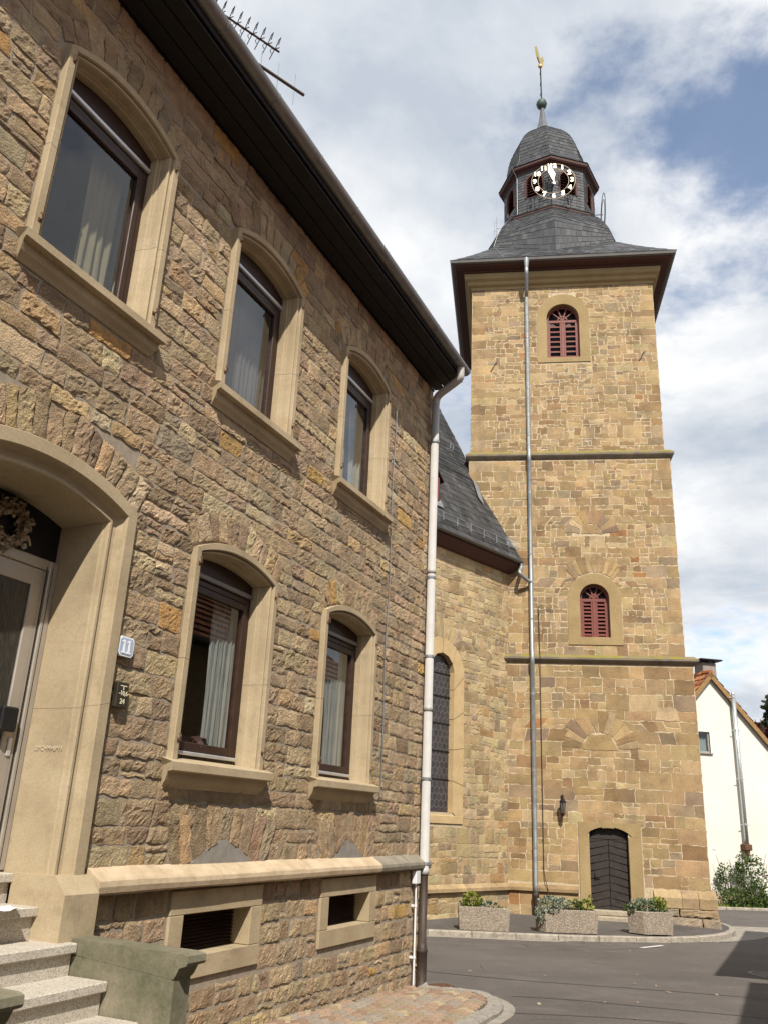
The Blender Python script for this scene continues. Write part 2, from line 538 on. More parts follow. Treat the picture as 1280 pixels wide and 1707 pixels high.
def mat_dimglass():
    t = NT('ribbed_door_glass')
    n = t.noise(70, 4, .6, t.vec((1, 1, .15)))
    t.color(t.ramp(n, [(.3, (.012, .012, .011)), (.7, (.05, .048, .042))])).set(.25, 0, .5).bump(n, .8, .004)
    return t.m
DGLASS = mat_dimglass()
LEADG = mat_plain('leaded_glass', (.045, .038, .04), .25, 0, .5, 5)
LEAD = mat_plain('lead_came', (.2, .2, .2), .6, .3)
def mat_leaf(name, c1, c2, tr=.25):
    t = NT(name)
    a = t.attr(); s = t.n.new('ShaderNodeSeparateColor'); t.l.new(a, s.inputs[0])
    t.color(t.mixc(s.outputs[0], c1, c2)).set(.6, 0, .35)
    t.b.inputs['Transmission Weight'].default_value = 0
    ts = t.n.new('ShaderNodeBsdfTranslucent')
    t.l.new(t.b.inputs['Base Color'].links[0].from_socket, ts.inputs[0])
    m = t.n.new('ShaderNodeMixShader'); m.inputs[0].default_value = tr
    t.l.new(t.b.outputs[0], m.inputs[1]); t.l.new(ts.outputs[0], m.inputs[2])
    t.l.new(m.outputs[0], t.n['Material Output'].inputs[0])
    return t.m
LEAF_G = mat_leaf('leaf_green', (.035, .065, .015), (.11, .16, .035))
LEAF_S = mat_leaf('leaf_silver', (.13, .16, .12), (.28, .32, .24))
LEAF_Y = mat_leaf('leaf_yellowgreen', (.10, .14, .02), (.32, .33, .06))
LEAF_B = mat_leaf('leaf_bluegreen', (.03, .065, .045), (.08, .13, .085))
LEAF_D = mat_leaf('leaf_dark', (.025, .032, .012), (.075, .085, .035))
LEAF_R = mat_leaf('leaf_darkred', (.045, .02, .018), (.12, .05, .045))
BARK = mat_plain('bark', (.07, .05, .035), .9, 0, .3, 12, .5)
SOIL = mat_plain('soil', (.04, .03, .022), .95, 0, .3, 20, .5)
DRYG = mat_leaf('dry_flower', (.3, .18, .1), (.42, .38, .26), .1)

# ------------------------------------------------------------------ stone walls
class Arch:
    """opening with a segmental (or round) head, in wall coordinates (u, z)"""
    def __init__(s, cx, a, zb, zs, za):
        s.cx, s.a, s.zb, s.zs, s.za = cx, a, zb, zs, za
        r = max(za - zs, 1e-4)
        s.R = (a * a + r * r) / (2 * r)
        s.zc = za - s.R
    def shrink(s, w, k=.3, zb=None):
        return Arch(s.cx, s.a - w, s.zb if zb is None else zb, s.zs - w * k, s.za - w)
    def outline(s, n=14, bottom=True):
        """from left foot over the head to right foot"""
        th = math.asin(min(1, s.a / s.R))
        if s.zs < s.zc: th = math.pi - th
        pts = [(s.cx - s.a, s.zb)] if bottom else []
        for i in range(n + 1):
            t = -th + 2 * th * i / n
            pts.append((s.cx + s.R * math.sin(t), s.zc + s.R * math.cos(t)))
        if bottom: pts.append((s.cx + s.a, s.zb))
        return pts
    def ex(s, z, m):
        if z < s.zb - m or z > s.za + m: return None
        if z <= s.zs: return s.cx - s.a - m, s.cx + s.a + m
        q = (s.R + m) ** 2 - (z - s.zc) ** 2
        if q <= 0: return None
        x = min(math.sqrt(q), s.a + m)
        return s.cx - x, s.cx + x
class Rect:
    def __init__(s, u0, u1, z0, z1): s.u0, s.u1, s.z0, s.z1 = u0, u1, z0, z1
    def ex(s, z, m):
        if z < s.z0 - m or z > s.z1 + m: return None
        return s.u0 - m, s.u1 + m
class Fan:
    """disc sector kept free for voussoirs"""
    def __init__(s, cx, zc, r, z0, half): s.cx, s.zc, s.r, s.z0, s.half = cx, zc, r, z0, half
    def ex(s, z, m):
        if z < s.z0 or z > s.zc + s.r: return None
        x = min(math.sqrt(max(0, s.r ** 2 - (z - s.zc) ** 2)), s.half)
        return s.cx - x - m, s.cx + x + m

def wob(u, z, amp, seed):
    return amp * noise.noise(Vector((u * .9, z * .7, seed * 7.3)))
def lay(u0, u1, z0, z1, hr, wr, shapes, rng, margin=.012, amp=.012, split=.1, wmaxh=None, quoin=None, uL=None, uR=None, seed=1.0):
    """courses of stones -> list of quads [(u,z) BL BR TR TL]"""
    zs = [z0]
    while zs[-1] < z1 - hr[0] * .6:
        zs.append(zs[-1] + rng.uniform(*hr))
    k = (z1 - z0) / (zs[-1] - z0)
    zs = [z0 + (z - z0) * k for z in zs]
    out = []
    for ci in range(len(zs) - 1):
        a, b = zs[ci], zs[ci + 1]
        am = (a + b) / 2
        la = uL(am) if uL else u0
        ra = uR(am) if uR else u1
        cuts = []
        for sh in shapes:
            ea, eb = sh.ex(a + .01, margin), sh.ex(b - .01, margin)
            if ea is None and eb is None:
                em = sh.ex(am, margin)
                if em: ea = eb = em
                else: continue
            elif ea is None or eb is None:
                if sh.ex(am, margin) is None: continue
                ea = eb = (ea or eb)
            cuts.append((ea[0], eb[0], ea[1], eb[1]))
        cuts.sort()
        free = []; lb = lt = la
        for (l0, l1, r0, r1) in cuts:
            if max(l0, l1) > min(lb, lt): free.append((lb, lt, l0, l1))
            lb, lt = max(lb, r0), max(lt, r1)
        free.append((lb, lt, ra, ra))
        for (b0, t0, b1, t1) in free:
            w = (b1 - b0 + t1 - t0) / 2
            if w < .035: continue
            js = [0.0]
            first = True
            while w - js[-1] > wr[1]:
                ww = rng.uniform(*wr)
                if rng.random() < .18: ww *= .55
                if quoin and first and b0 == la and la == t0: ww = quoin[ci % 2] * rng.uniform(.85, 1.15)
                first = False
                js.append(js[-1] + ww)
            rest = w - js[-1]
            if quoin and b1 == ra and t1 == ra and rest > .1:
                q = quoin[(ci + 1) % 2] * rng.uniform(.85, 1.15)
                if js[-1] < w - q * .6 or len(js) == 1:
                    if w - q > js[-1] + .12: js.append(w - q)
                elif len(js) > 1 and w - q - js[-2] > .12: js[-1] = w - q
            elif rest > wr[1] * .75 or (rest < wr[0] * .5 and len(js) > 1):
                if rest < wr[0] * .5: js.pop()
                else: js.append(js[-1] + rest * rng.uniform(.4, .6))
            js.append(w)
            sl = [0] + [rng.uniform(-.012, .012) for _ in js[1:-1]] + [0]
            for i in range(len(js) - 1):
                f0, f1 = js[i] / w, js[i + 1] / w
                bl = b0 + (b1 - b0) * f0 + sl[i]; br = b0 + (b1 - b0) * f1 + sl[i + 1]
                tl = t0 + (t1 - t0) * f0 - sl[i]; tr = t0 + (t1 - t0) * f1 - sl[i + 1]
                isq = quoin and ((i == 0 and b0 == la) or (i == len(js) - 2 and b1 == ra))
                quad = [(bl, a), (br, a), (tr, b), (tl, b)]
                parts = [quad]
                if not isq:
                    if (wmaxh and b - a > wmaxh and rng.random() < .8) or rng.random() < split:
                        t = rng.uniform(.28, .72)
                        m0 = (bl + (tl - bl) * t, a + (b - a) * t); m1 = (br + (tr - br) * t, a + (b - a) * t)
                        parts = []
                        for q in ([quad[0], quad[1], m1, m0], [m0, m1, quad[2], quad[3]]):
                            wq = q[1][0] - q[0][0]
                            if wq > wr[0] * 1.5 and rng.random() < .6:
                                f = rng.uniform(.35, .65)
                                p0 = (q[0][0] + (q[1][0] - q[0][0]) * f, q[0][1]); p1 = (q[3][0] + (q[2][0] - q[3][0]) * f, q[3][1])
                                parts += [[q[0], p0, p1, q[3]], [p0, q[1], q[2], p1]]
                            else: parts.append(q)
                for q in parts:
                    out.append([(p[0], p[1] + (wob(p[0], p[1], amp, seed) if z0 + .02 < p[1] < z1 - .02 else 0)) for p in q])
    return out
def fan(cx, zc, r0, r1, t0, t1, n, rng, jit=.03, gap=.0):
    """voussoirs as quads"""
    out = []
    ts = [t0]
    ws = [rng.uniform(.75, 1.25) for _ in range(n)]
    for w in ws: ts.append(ts[-1] + (t1 - t0) * w / sum(ws))
    for i in range(n):
        ro = r1 + rng.uniform(-jit, jit)
        P = lambda r, t: (cx + r * math.sin(t), zc + r * math.cos(t))
        out.append([P(r0, ts[i]), P(r0, ts[i + 1]), P(ro, ts[i + 1]), P(ro, ts[i])])
    return out

def stone(mb, quad, y0, proud, rough, gap, rng, seed, nx=None, nz=None, freq=9.0, edge=.012, wav=.010, back=.02, rnd=.03, cell=.04):
    """one stone: a cushion with broken face, its rim sunk into the mortar"""
    c = (sum(p[0] for p in quad) / 4, sum(p[1] for p in quad) / 4)
    w = max(abs(quad[1][0] - quad[0][0]), abs(quad[2][0] - quad[3][0]), .02); h = max(abs(quad[3][1] - quad[0][1]), abs(quad[2][1] - quad[1][1]), .02)
    def sh(p):
        du = min(gap, w * .2); dz = min(gap, h * .2)
        return (p[0] + (du if p[0] < c[0] else -du), p[1] + (dz if p[1] < c[1] else -dz))
    q = [sh(p) for p in quad]
    if nx is None: nx = max(4, min(20, int(w / cell) + 3))
    if nz is None: nz = max(4, min(12, int(h / cell) + 3))
    eu, ez = min(.3, edge / w), min(.3, edge / h)
    S = [0, eu] + [eu + (1 - 2 * eu) * i / (nx - 2) for i in range(1, nx - 2)] + [1 - eu, 1]
    T = [0, ez] + [ez + (1 - 2 * ez) * i / (nz - 2) for i in range(1, nz - 2)] + [1 - ez, 1]
    tilt_u, tilt_z = rng.uniform(-.5, .5) * rough, rng.uniform(-.6, .6) * rough
    vs = []
    for j, t in enumerate(T):
        for i, s in enumerate(S):
            u = (q[0][0] * (1 - s) + q[1][0] * s) * (1 - t) + (q[3][0] * (1 - s) + q[2][0] * s) * t
            z = (q[0][1] * (1 - s) + q[1][1] * s) * (1 - t) + (q[3][1] * (1 - s) + q[2][1] * s) * t
            du = wav * noise.noise(Vector((u * 13, z * 13, seed))); dz = wav * noise.noise(Vector((u * 13, z * 13, seed + 31)))
            if (i in (0, len(S) - 1)) and (j in (0, len(T) - 1)):      # blunt corners
                u += (c[0] - u) * min(.5, .005 / w); z += (c[1] - z) * min(.5, .005 / h)
            rim = i in (0, len(S) - 1) or j in (0, len(T) - 1)
            if rim: y = y0 + back
            else:
                ed = min(s, 1 - s) * w, min(t, 1 - t) * h
                k = min(1, ed[0] / rnd) * min(1, ed[1] / rnd)
                V = Vector((u * freq, z * freq, seed * 1.7))
                nz_ = .8 * noise.noise(V) + .7 * abs(noise.noise(V * 2.1)) + .6 * noise.noise(V * 3.9) - .15
                y = y0 - proud * (.35 + .65 * k) - rough * nz_ * (.45 + .55 * k) - tilt_u * (2 * s - 1) - tilt_z * (2 * t - 1)
                y = min(y, y0 - .002)
            vs.append((u + du, y, z + dz))
    n = len(S)
    fs = [(j * n + i, j * n + i + 1, (j + 1) * n + i + 1, (j + 1) * n + i) for j in range(len(T) - 1) for i in range(n - 1)]
    mb.add(vs, fs)

def sheet(mb, u0, u1, z0, z1, y, shapes=()):
    """wall sheet facing -y with arched or square holes (shapes must not overlap in u)"""
    u = u0
    for sh in sorted(shapes, key=lambda s: s.cx if isinstance(s, Arch) else s.u0):
        if isinstance(sh, Rect):
            l, r, b = sh.u0, sh.u1, sh.z0
            top = [(l, sh.z1), (r, sh.z1)]
        else:
            l, r, b = sh.cx - sh.a, sh.cx + sh.a, sh.zb
            top = sh.outline(10, False)
        if l > u: mb.poly((u, y, z0), (l, y, z0), (l, y, z1), (u, y, z1))
        if b > z0: mb.poly((l, y, z0), (r, y, z0), (r, y, b), (l, y, b))
        for i in range(len(top) - 1):
            (a0, b0), (a1, b1) = top[i], top[i + 1]
            mb.poly((a0, y, b0), (a1, y, b1), (a1, y, z1), (a0, y, z1))
        u = r
    mb.poly((u, y, z0), (u1, y, z0), (u1, y, z1), (u, y, z1))

def build_stones(quads, make, mat, parent, name='stone', top=300, world=None, restname='small_stone'):
    """quads -> the stones that show largest as objects of their own, the others joined"""
    sized = []
    for i, q in enumerate(quads):
        ps = [topix(world @ Vector((p[0], 0, p[1]))) for p in q]
        if any(p is None for p in ps) or not any(-30 < p[0] < 1310 and -30 < p[1] < 1737 for p in ps):
            ar = 0
        else:
            ar = abs(sum(ps[k][0] * ps[(k + 1) % 4][1] - ps[(k + 1) % 4][0] * ps[k][1] for k in range(4))) / 2
            m = (sum(p[0] for p in ps) / 4, sum(p[1] for p in ps) / 4)
            if not (0 < m[0] < 1280 and 0 < m[1] < 1707): ar *= .3
        sized.append((ar, i))
    sized.sort(reverse=True)
    single = {i for (a, i) in sized[:top] if a > 60}
    rest = MB()
    for i, q in enumerate(quads):
        if i in single:
            m = MB(); make(m, q, i); m.build(name, mat, parent, smooth=False, colors=True)
        else: make(rest, q, i)
    if rest.f: tag(rest.build(restname, mat, parent, smooth=False, colors=True), kind='stuff')
def vary(rng, pal):
    """pick one of a weighted palette and jitter it"""
    x = rng.random() * sum(w for w, c in pal)
    for w, c in pal:
        x -= w
        if x <= 0: break
    k = rng.uniform(.82, 1.16)
    return tuple(max(.01, v * k * rng.uniform(.96, 1.04)) for v in c)
# ------------------------------------------------------------------ ground, road, footways
def gz(y):
    if y < 2: return gz(2) + (2 - y) * .02 if y > -20 else gz(2) + .44
    if y < 18.5: return -.05 * (y - 11.34)
    if y < 23: t = y - 18.5; return -.358 - .05 * t + .0075 * t * t * .6 * .93
    return -.498 - .0115 * (y - 23) if y < 40 else -.6935
def ghit(px, py, dz=0.0):
    d = pray(px, py); z = -.3
    for _ in range(30):
        t = (z - EYE) / d.z; z = gz(d.y * t) + dz
    return Vector((d.x * t, d.y * t, z))
ys = [-60, -20, -10, -5, 0] + [i * .75 for i in range(1, 60)] + [50, 60, 80, 120, 200, 400, 900, 1500]
xs = [-1200, -400, -120, -40, -20] + [i * 1.0 for i in range(-12, 26)] + [30, 40, 80, 200, 600, 1200]
m = MB()
m.add([(x, y, gz(y)) for y in ys for x in xs], [(j * len(xs) + i, j * len(xs) + i + 1, (j + 1) * len(xs) + i + 1, (j + 1) * len(xs) + i) for j in range(len(ys) - 1) for i in range(len(xs) - 1)])
road = tag(m.build('road', ROADM, smooth=True), kind='structure')

C0 = at_z(689, 1649, 0.0)                        # foot of the house corner
AH, AT, AN = math.radians(25.132), math.radians(8.688), math.radians(43.201)
HRZ = math.pi / 2 - AH
HM = Matrix.Translation(C0) @ Matrix.Rotation(HRZ, 4, 'Z')
def hp(u, n, z=0.0): return HM @ Vector((u, -n, z))        # house frame: along the wall, out of the wall, up

# tower frame
TNV = Vector((-math.sin(AT), -math.cos(AT), 0))
P0T = Vector((0, 25.415, EYE))
O_T = on_plane(1180, 1465, P0T, TNV); O_T.z = 0
TM = Matrix.Translation(O_T) @ Matrix.Rotation(-AT, 4, 'Z')
# choir frame
K_N = on_plane(845, 1300, P0T, TNV); K_N.z = 0
NRZ = math.pi / 2 - AN
NM = Matrix.Translation(K_N) @ Matrix.Rotation(NRZ, 4, 'Z')
PZ = -.335                                        # footway level at the tower

# footway in front of the church: outer kerb line from the picture, walked on the road surface
kpx = [(640, 1555), (706, 1557), (800, 1561), (893, 1565), (1000, 1568), (1080, 1569), (1140, 1569), (1180, 1567), (1210, 1563), (1226, 1557), (1224, 1550), (1212, 1545), (1196, 1541)]
kl = [ghit(x, y + 3, 0.0) for x, y in kpx]
def resample(pts, step):
    out = [pts[0]]; carry = 0
    for a, b in zip(pts, pts[1:]):
        L = (b - a).length; d = step - carry
        while d <= L:
            out.append(a.lerp(b, d / L)); d += step
        carry = L - (d - step)
    out.append(pts[-1]); return out
def smooth_line(pts, n=4):
    P = [pts[0]] + pts + [pts[-1]]; out = []
    for i in range(1, len(P) - 2):
        for k in range(n):
            t = k / n; a, b, c, d = P[i - 1], P[i], P[i + 1], P[i + 2]
            out.append(.5 * ((2 * b) + (c - a) * t + (2 * a - 5 * b + 4 * c - d) * t * t + (3 * b - a - 3 * c + d) * t ** 3))
    out.append(pts[-1]); return out
kl = smooth_line(kl)
def offset_line(pts, d):
    out = []
    for i, p in enumerate(pts):
        t = (pts[min(i + 1, len(pts) - 1)] - pts[max(i - 1, 0)]); t.z = 0; t.normalize()
        out.append(p + Vector((-t.y, t.x, 0)) * d)
    return out
kin = offset_line(kl, .15)
m = MB()
back = []
for p in kin:
    f = min(1, max(0, (p.x - .5) / 9.5))
    b = Vector((min(p.x, 8.2) - .2, max(25.6 - .1 * p.x, p.y + .3 if p.x < 9 else 24.8), PZ))
    back.append(b)
n = len(kin)
lines = []
for k in range(5):
    t = k / 4
    lines.append([Vector((a.x * (1 - t) + b.x * t, a.y * (1 - t) + b.y * t, (gz(a.y) + .105) * (1 - t) + PZ * t)) for a, b in zip(kin, back)])
m.sweep(lines)
pav = tag(m.build('church_footway', PAVEM, smooth=False, fix=True), kind='structure')
def kerb_run(name, line, width, top, length, mat, parent, rng, gapw=.008, tint=None):
    pts = resample(line, length)
    for a, b in zip(pts, pts[1:]):
        if (b - a).length < length * .3: continue
        t = (b - a); t.z = 0; L = t.length; t.normalize(); nn = Vector((-t.y, t.x, 0))
        a2 = a + t * gapw; b2 = b - t * gapw
        q = MB(); j = rng.uniform(-.006, .006)
        def ring(p): 
            z = gz(p.y)
            return [p + Vector((0, 0, z - .05 - p.z)), p + Vector((0, 0, z + top - .02 + j - p.z)), p + nn * .02 + Vector((0, 0, z + top + j - p.z)), p + nn * (width - .008) + Vector((0, 0, z + top + j - p.z)), p + nn * (width - .008) + Vector((0, 0, z - .05 - p.z))]
        ra, rb = ring(a2), ring(b2)
        q.add(ra + rb, [(0, 1, 2, 3, 4)] + [(9, 8, 7, 6, 5)] + [(i, i + 5, i + 6, i + 1) for i in range(4)])
        q.build(name, mat, parent, fix=True)
rk = random.Random(5)
kerb_run('kerb_stone', kl, .15, .11, .95, KERBM, pav, rk)
# concrete gutter strip in front of the kerb
m = MB()
out_ = offset_line(kl, -.32)
wide = []
for i, p in enumerate(kl):
    t = i / (len(kl) - 1)
    d = -.30 if t < .28 else (-.05 if t < .55 else -.05 - (t - .55) * 3.2)
    wide.append(d)
o2 = []
for i, p in enumerate(kl):
    t = (kl[min(i + 1, len(kl) - 1)] - kl[max(i - 1, 0)]); t.z = 0; t.normalize()
    o2.append(p + Vector((-t.y, t.x, 0)) * wide[i])
m.sweep([[Vector((p.x, p.y, gz(p.y) + .004)) for p in o2], [Vector((p.x, p.y, gz(p.y) + .004)) for p in kl]])
tag(m.build('gutter_strip', GUTM, fix=True), kind='structure')

# brick footway along the house, rounded at the corner
ipx = [(700, 1651), (735, 1655), (766, 1657), (800, 1661), (824, 1669), (838, 1680), (834, 1693), (812, 1707)]
il = [ghit(x, y) for x, y in ipx]
e = il[-1]
loc = HM.inverted() @ e
il += [hp(loc.x - d, -loc.y + min(.45, d * .09)) for d in (.7, 1.6, 3, 4.5, 6, 8, 10)]
for p in il: p.z = gz(p.y)
il = smooth_line(il)
iin = offset_line(il, -.19)
m = MB()
bk = []
for p in iin:
    q = HM.inverted() @ p
    w_ = hp(min(q.x, .02), -.15); bk.append(Vector((w_.x, w_.y, gz(w_.y) + .035)))
m.sweep([[Vector((p.x, p.y, gz(p.y) + .035)) for p in iin], bk])
pavh = tag(m.build('house_footway', SANDM, fix=True), kind='structure')
rk = random.Random(8)
il_r = il[::-1]
kerb_run('kerb_stone', il_r, .17, .055, .24, mat_mortar('granite_kerb', (.33, .30, .26), (.17, .155, .135), 20), pavh, rk, .006)
m = MB()
m.sweep([[Vector((p.x, p.y, gz(p.y) + .004)) for p in offset_line(il, .12)], [Vector((p.x, p.y, gz(p.y) + .004)) for p in il]])
tag(m.build('house_gutter_strip', GUTM, fix=True), kind='structure')
# bone-shaped pavers
def paver_mesh(c):
    prof = [(-.097, -.078), (-.05, -.078), (-.035, -.060), (.035, -.060), (.05, -.078), (.097, -.078), (.097, .078), (.05, .078), (.035, .060), (-.035, .060), (-.05, .078), (-.097, .078)]
    b = .93
    q = MB(); q.cur = c
    lo = [(x, y, -.05) for x, y in prof]; md = [(x, y, -.006) for x, y in prof]; hi = [(x * b, y * b, 0) for x, y in prof]
    q.sweep([lo, md, hi], closed=True)
    q.add(hi, [(0, 1, 2, 3, 4, 5, 6, 7, 8, 9, 10, 11)])
    return q
poly = [(HM.inverted() @ p) for p in iin]
poly = [(p.x, -p.y) for p in poly] + [((HM.inverted() @ p).x, 0.02) for p in (bk[-1], bk[0])]
def inside(x, y, pg):
    r = False; j = len(pg) - 1
    for i in range(len(pg)):
        if (pg[i][1] > y) != (pg[j][1] > y) and x < (pg[j][0] - pg[i][0]) * (y - pg[i][1]) / (pg[j][1] - pg[i][1]) + pg[i][0]: r = not r
        j = i
    return r
rp = random.Random(3)
pal = [(4, (.30, .205, .14)), (4, (.315, .225, .15)), (3, (.325, .25, .16)), (2, (.27, .195, .14)), (1, (.27, .23, .18))]
pmesh = []
for i in range(10):
    o = paver_mesh(vary(rp, pal)).build('paver', PAVERM, None, colors=True, fix=True)
    pmesh.append(o.data); bpy.data.objects.remove(o)
slope = math.atan(.05)
cand = []
ca, sa = math.cos(math.radians(45)), math.sin(math.radians(45))
for i in range(-60, 60):
    for j in range(-60, 60):
        a = (i + .5 * (j % 2)) * .2; b = j * .143
        u = -1.8 + a * ca - b * sa; n_ = .7 + a * sa + b * ca
        if u < -5.3 or u > .4 or not inside(u, n_, poly): continue
        p = hp(u, n_); p.z = gz(p.y) + .055 + rp.uniform(-.003, .003)
        s = topix(p)
        if s and -40 < s[0] < 1300 and s[1] < 1790: cand.append((s[1], p))
cand.sort(key=lambda t: t[0])
for _, p in cand[:300]:
    o = linkmesh('paver', rp.choice(pmesh), pavh, p, (-slope, 0, HRZ + math.radians(45) + rp.uniform(-.02, .02)))
if cand[300:]:
    m = MB()
    for _, p in cand[300:]:
        q = paver_mesh(vary(rp, pal))
        M4 = Matrix.Translation(p) @ Matrix.Rotation(HRZ + math.radians(45), 4, 'Z')
        m.cur = q.cur; m.add([M4 @ Vector(v) for v in q.v], q.f)
    tag(m.build('far_pavers', PAVERM, pavh, colors=True), kind='stuff')
# tar joints across the road, a drain, paint scraps
def strip(name, pxs, w, mat, dz=.004):
    pts = smooth_line([ghit(x, y) for x, y in pxs], 3)
    a = offset_line(pts, w / 2); b = offset_line(pts, -w / 2)
    q = MB(); q.sweep([[Vector((p.x, p.y, gz(p.y) + dz)) for p in b], [Vector((p.x, p.y, gz(p.y) + dz)) for p in a]])
    return tag(q.build(name, mat, fix=True), kind='structure')
strip('tar_joint', [(706, 1620), (850, 1634), (1000, 1645), (1150, 1656), (1290, 1668)], .03, TARM)
strip('tar_joint', [(852, 1662), (950, 1668), (1100, 1682), (1290, 1700)], .025, TARM)
strip('tar_joint', [(850, 1690), (1000, 1697), (1120, 1706), (1290, 1722)], .02, TARM)
strip('tar_joint', [(870, 1575), (900, 1582), (1000, 1584), (1100, 1580)], .02, TARM)
strip('paint_mark', [(1068, 1581), (1104, 1577)], .10, mat_plain('worn_paint', (.62, .6, .58), .8, 0, .2, 12))
g0 = ghit(735, 1649)
q = empty('drain_grate', g0 + Vector((0, 0, .003)), math.radians(-65))
tag(q, 'rusty brown iron drain grate in the road behind the house downpipe foot', 'drain')
m = MB(); m.box(-.24, .24, -.2, -.17, 0, .012); m.box(-.24, .24, .17, .2, 0, .012); m.box(-.24, -.21, -.17, .17, 0, .012); m.box(.21, .24, -.17, .17, 0, .012)
m.build('rim', RUST, q)
for i in range(7):
    x = -.18 + i * .06
    m = MB(); m.box(x - .012, x + .012, -.17, .17, 0, .009); m.build('bar', RUST, q)
m = MB(); m.box(-.21, .21, -.17, .17, -.0005, .002); m.build('pit', TARM, q)
g0 = ghit(1285, 1627)
q = empty('manhole_cover', g0 + Vector((0, 0, .003)))
tag(q, 'round iron manhole cover with pale rim lying in the shadow at the road edge', 'manhole')
m = MB(); m.lathe([(.0, .006), (.27, .006), (.27, 0)], n=24); m.build('lid', IRON, q)
m = MB(); m.lathe([(.28, 0), (.28, .010), (.34, .010), (.34, 0)], n=24); m.build('rim', GUTM, q)
# a few dry leaves blown against the kerbs
m = MB(); rl = random.Random(2)
for i in range(120):
    if i < 60:
        p = kl[rl.randrange(8, 36)] + Vector((rl.uniform(-.3, .3), rl.uniform(-.35, -.05), 0))
    else:
        p = ghit(rl.uniform(700, 1270), rl.uniform(1585, 1705))
        if rl.random() < .6: p = ghit(735 + rl.gauss(0, 14), 1652 + rl.gauss(0, 4))
    s = rl.uniform(.02, .045); a = rl.uniform(0, 6.28); z = gz(p.y) + .008
    m.cur = (rl.random(),) * 3
    d = Vector((math.cos(a), math.sin(a), 0)) * s; e = Vector((-math.sin(a), math.cos(a), 0)) * s * .55
    p = Vector((p.x, p.y, z))
    m.add([p - d, p - e + Vector((0, 0, .006)), p + d + Vector((0, 0, .012)), p + e], [(0, 1, 2, 3)])
tag(m.build('fallen_leaves', DRYG, colors=True), 'small dry leaves scattered along the kerb and the road', 'leaves', kind='stuff')
# ------------------------------------------------------------------ the stone house on the left
HOUSE = tag(empty('stone_house', C0, HRZ), 'two-storey rubble stone house with arched sandstone window surrounds along the street', 'house')
UL, UR = -10.8, .12
WZ = 7.98
ups = [Arch(c, .645, 5.40, 7.10, 7.285) for c in (-6.62, -4.42, -2.12, -9.3)]
lows = [Arch(c, .645, 2.20, 3.90, 4.06) for c in (-4.45, -2.19, -9.3)]
DOOR = Arch(-6.70, .85, 1.39, 3.925, 4.11)
bas = [Rect(-4.89, -3.62, .67, 1.285), Rect(-2.55, -1.28, .67, 1.285)]
m = MB()
sheet(m, UL, UR, -.9, 1.40, -.03, [Rect(r.u0 + .1, r.u1 - .1, r.z0 + .1, r.z1 - .1) for r in bas] + [Rect(-7.3, -6.1, -.9, 1.40)])
sheet(m, UL, UR, 1.40, 4.55, 0, [a.shrink(.05) for a in lows] + [DOOR.shrink(.05)])
sheet(m, UL, UR, 4.55, WZ, 0, [a.shrink(.05) for a in ups])
m.poly((UR, -.03, -.9), (UR, 9, -.9), (UR, 9, WZ), (UR, 0, WZ))                  # gable ends, back, floors
m.poly((UR, 0, WZ), (UR, 9, WZ), (UR, 4.5, 12.3))
m.poly((UL, 9, -.9), (UL, -.03, -.9), (UL, 0, WZ), (UL, 9, WZ)); m.poly((UL, 9, WZ), (UL, 0, WZ), (UL, 4.5, 12.3))
m.poly((UR, 9, -.9), (UL, 9, -.9), (UL, 9, WZ), (UR, 9, WZ))
hwall = m.build('wall', MORT_H, HOUSE)
m = MB()
for z in (1.42, 4.7, 7.9): m.poly((UL, .3, z), (UR, .3, z), (UR, 8.9, z), (UL, 8.9, z))
m.poly((UL, 3.2, -.3), (UR, 3.2, -.3), (UR, 3.2, 7.9), (UL, 3.2, 7.9))
m.build('room', INNER, HOUSE)
rs = random.Random(11)
shapes_u = ups[:]; fans = []
shapes_l = lows + [DOOR]
def head_fan(A, L, n, jit, store, keep):
    th = math.asin(A.a / A.R) * 1.02
    store.extend(fan(A.cx, A.zc, A.R + .012, A.R + L, -th, th, n, rs, jit))
    keep.append(Fan(A.cx, A.zc, A.R + L * .93, A.zs, A.a * .99 + L * .25))
for A in ups: head_fan(A, .27, 11, .035, fans, shapes_u)
for A in lows: head_fan(A, .27, 11, .035, fans, shapes_l)
head_fan(DOOR, .30, 15, .035, fans, shapes_l)
relief = []
for (cx, w) in ((-4.22, .66), (-1.95, .58)):
    relief.append((cx, w))
    xs_ = [-w]
    while xs_[-1] < w - .05: xs_.append(xs_[-1] + rs.uniform(.10, .17))
    xs_ = [x * w / xs_[-1] if x > 0 else x for x in xs_]
    for a, b in zip(xs_, xs_[1:]):
        def zb2(x): return 1.455 + .20 * max(0, 1 - abs(x) / (w * .68)) + rs.uniform(-.012, .012)
        zt2 = 1.80 + .12 * (1 - (abs(a + b) / 2 / w) ** 2) + rs.uniform(-.03, .03)
        k = 1.22
        fans.append([(cx + a, zb2(a)), (cx + b, zb2(b)), (cx + b * k, zt2), (cx + a * k, zt2)])
    shapes_l.append(Fan(cx, 1.42, .46, 1.42, w * 1.12)); shapes_l.append(Rect(cx - w * 1.08, cx + w * 1.08, 1.42, 1.72))
quads = lay(UL, UR, 1.45, 4.55, (.12, .205), (.22, .50), shapes_l + [Rect(-6.1, -5.8, 1.3, 1.45)], rs, .012, .014, .10, seed=1)
quads += lay(UL, UR, 4.55, WZ - .02, (.12, .20), (.20, .46), shapes_u, rs, .012, .018, .12, seed=2)
npl = len(quads) + len(fans)
pl = lay(UL, UR, -.35, 1.30, (.12, .22), (.16, .42), bas + [Rect(-6.12, -5.78, -.4, 1.45), Rect(-7.6, -7.3, -.4, 1.45), Rect(-7.3, -6.1, -.4, 1.45)], rs, .015, .03, .14, seed=3)
allq = quads + fans + pl
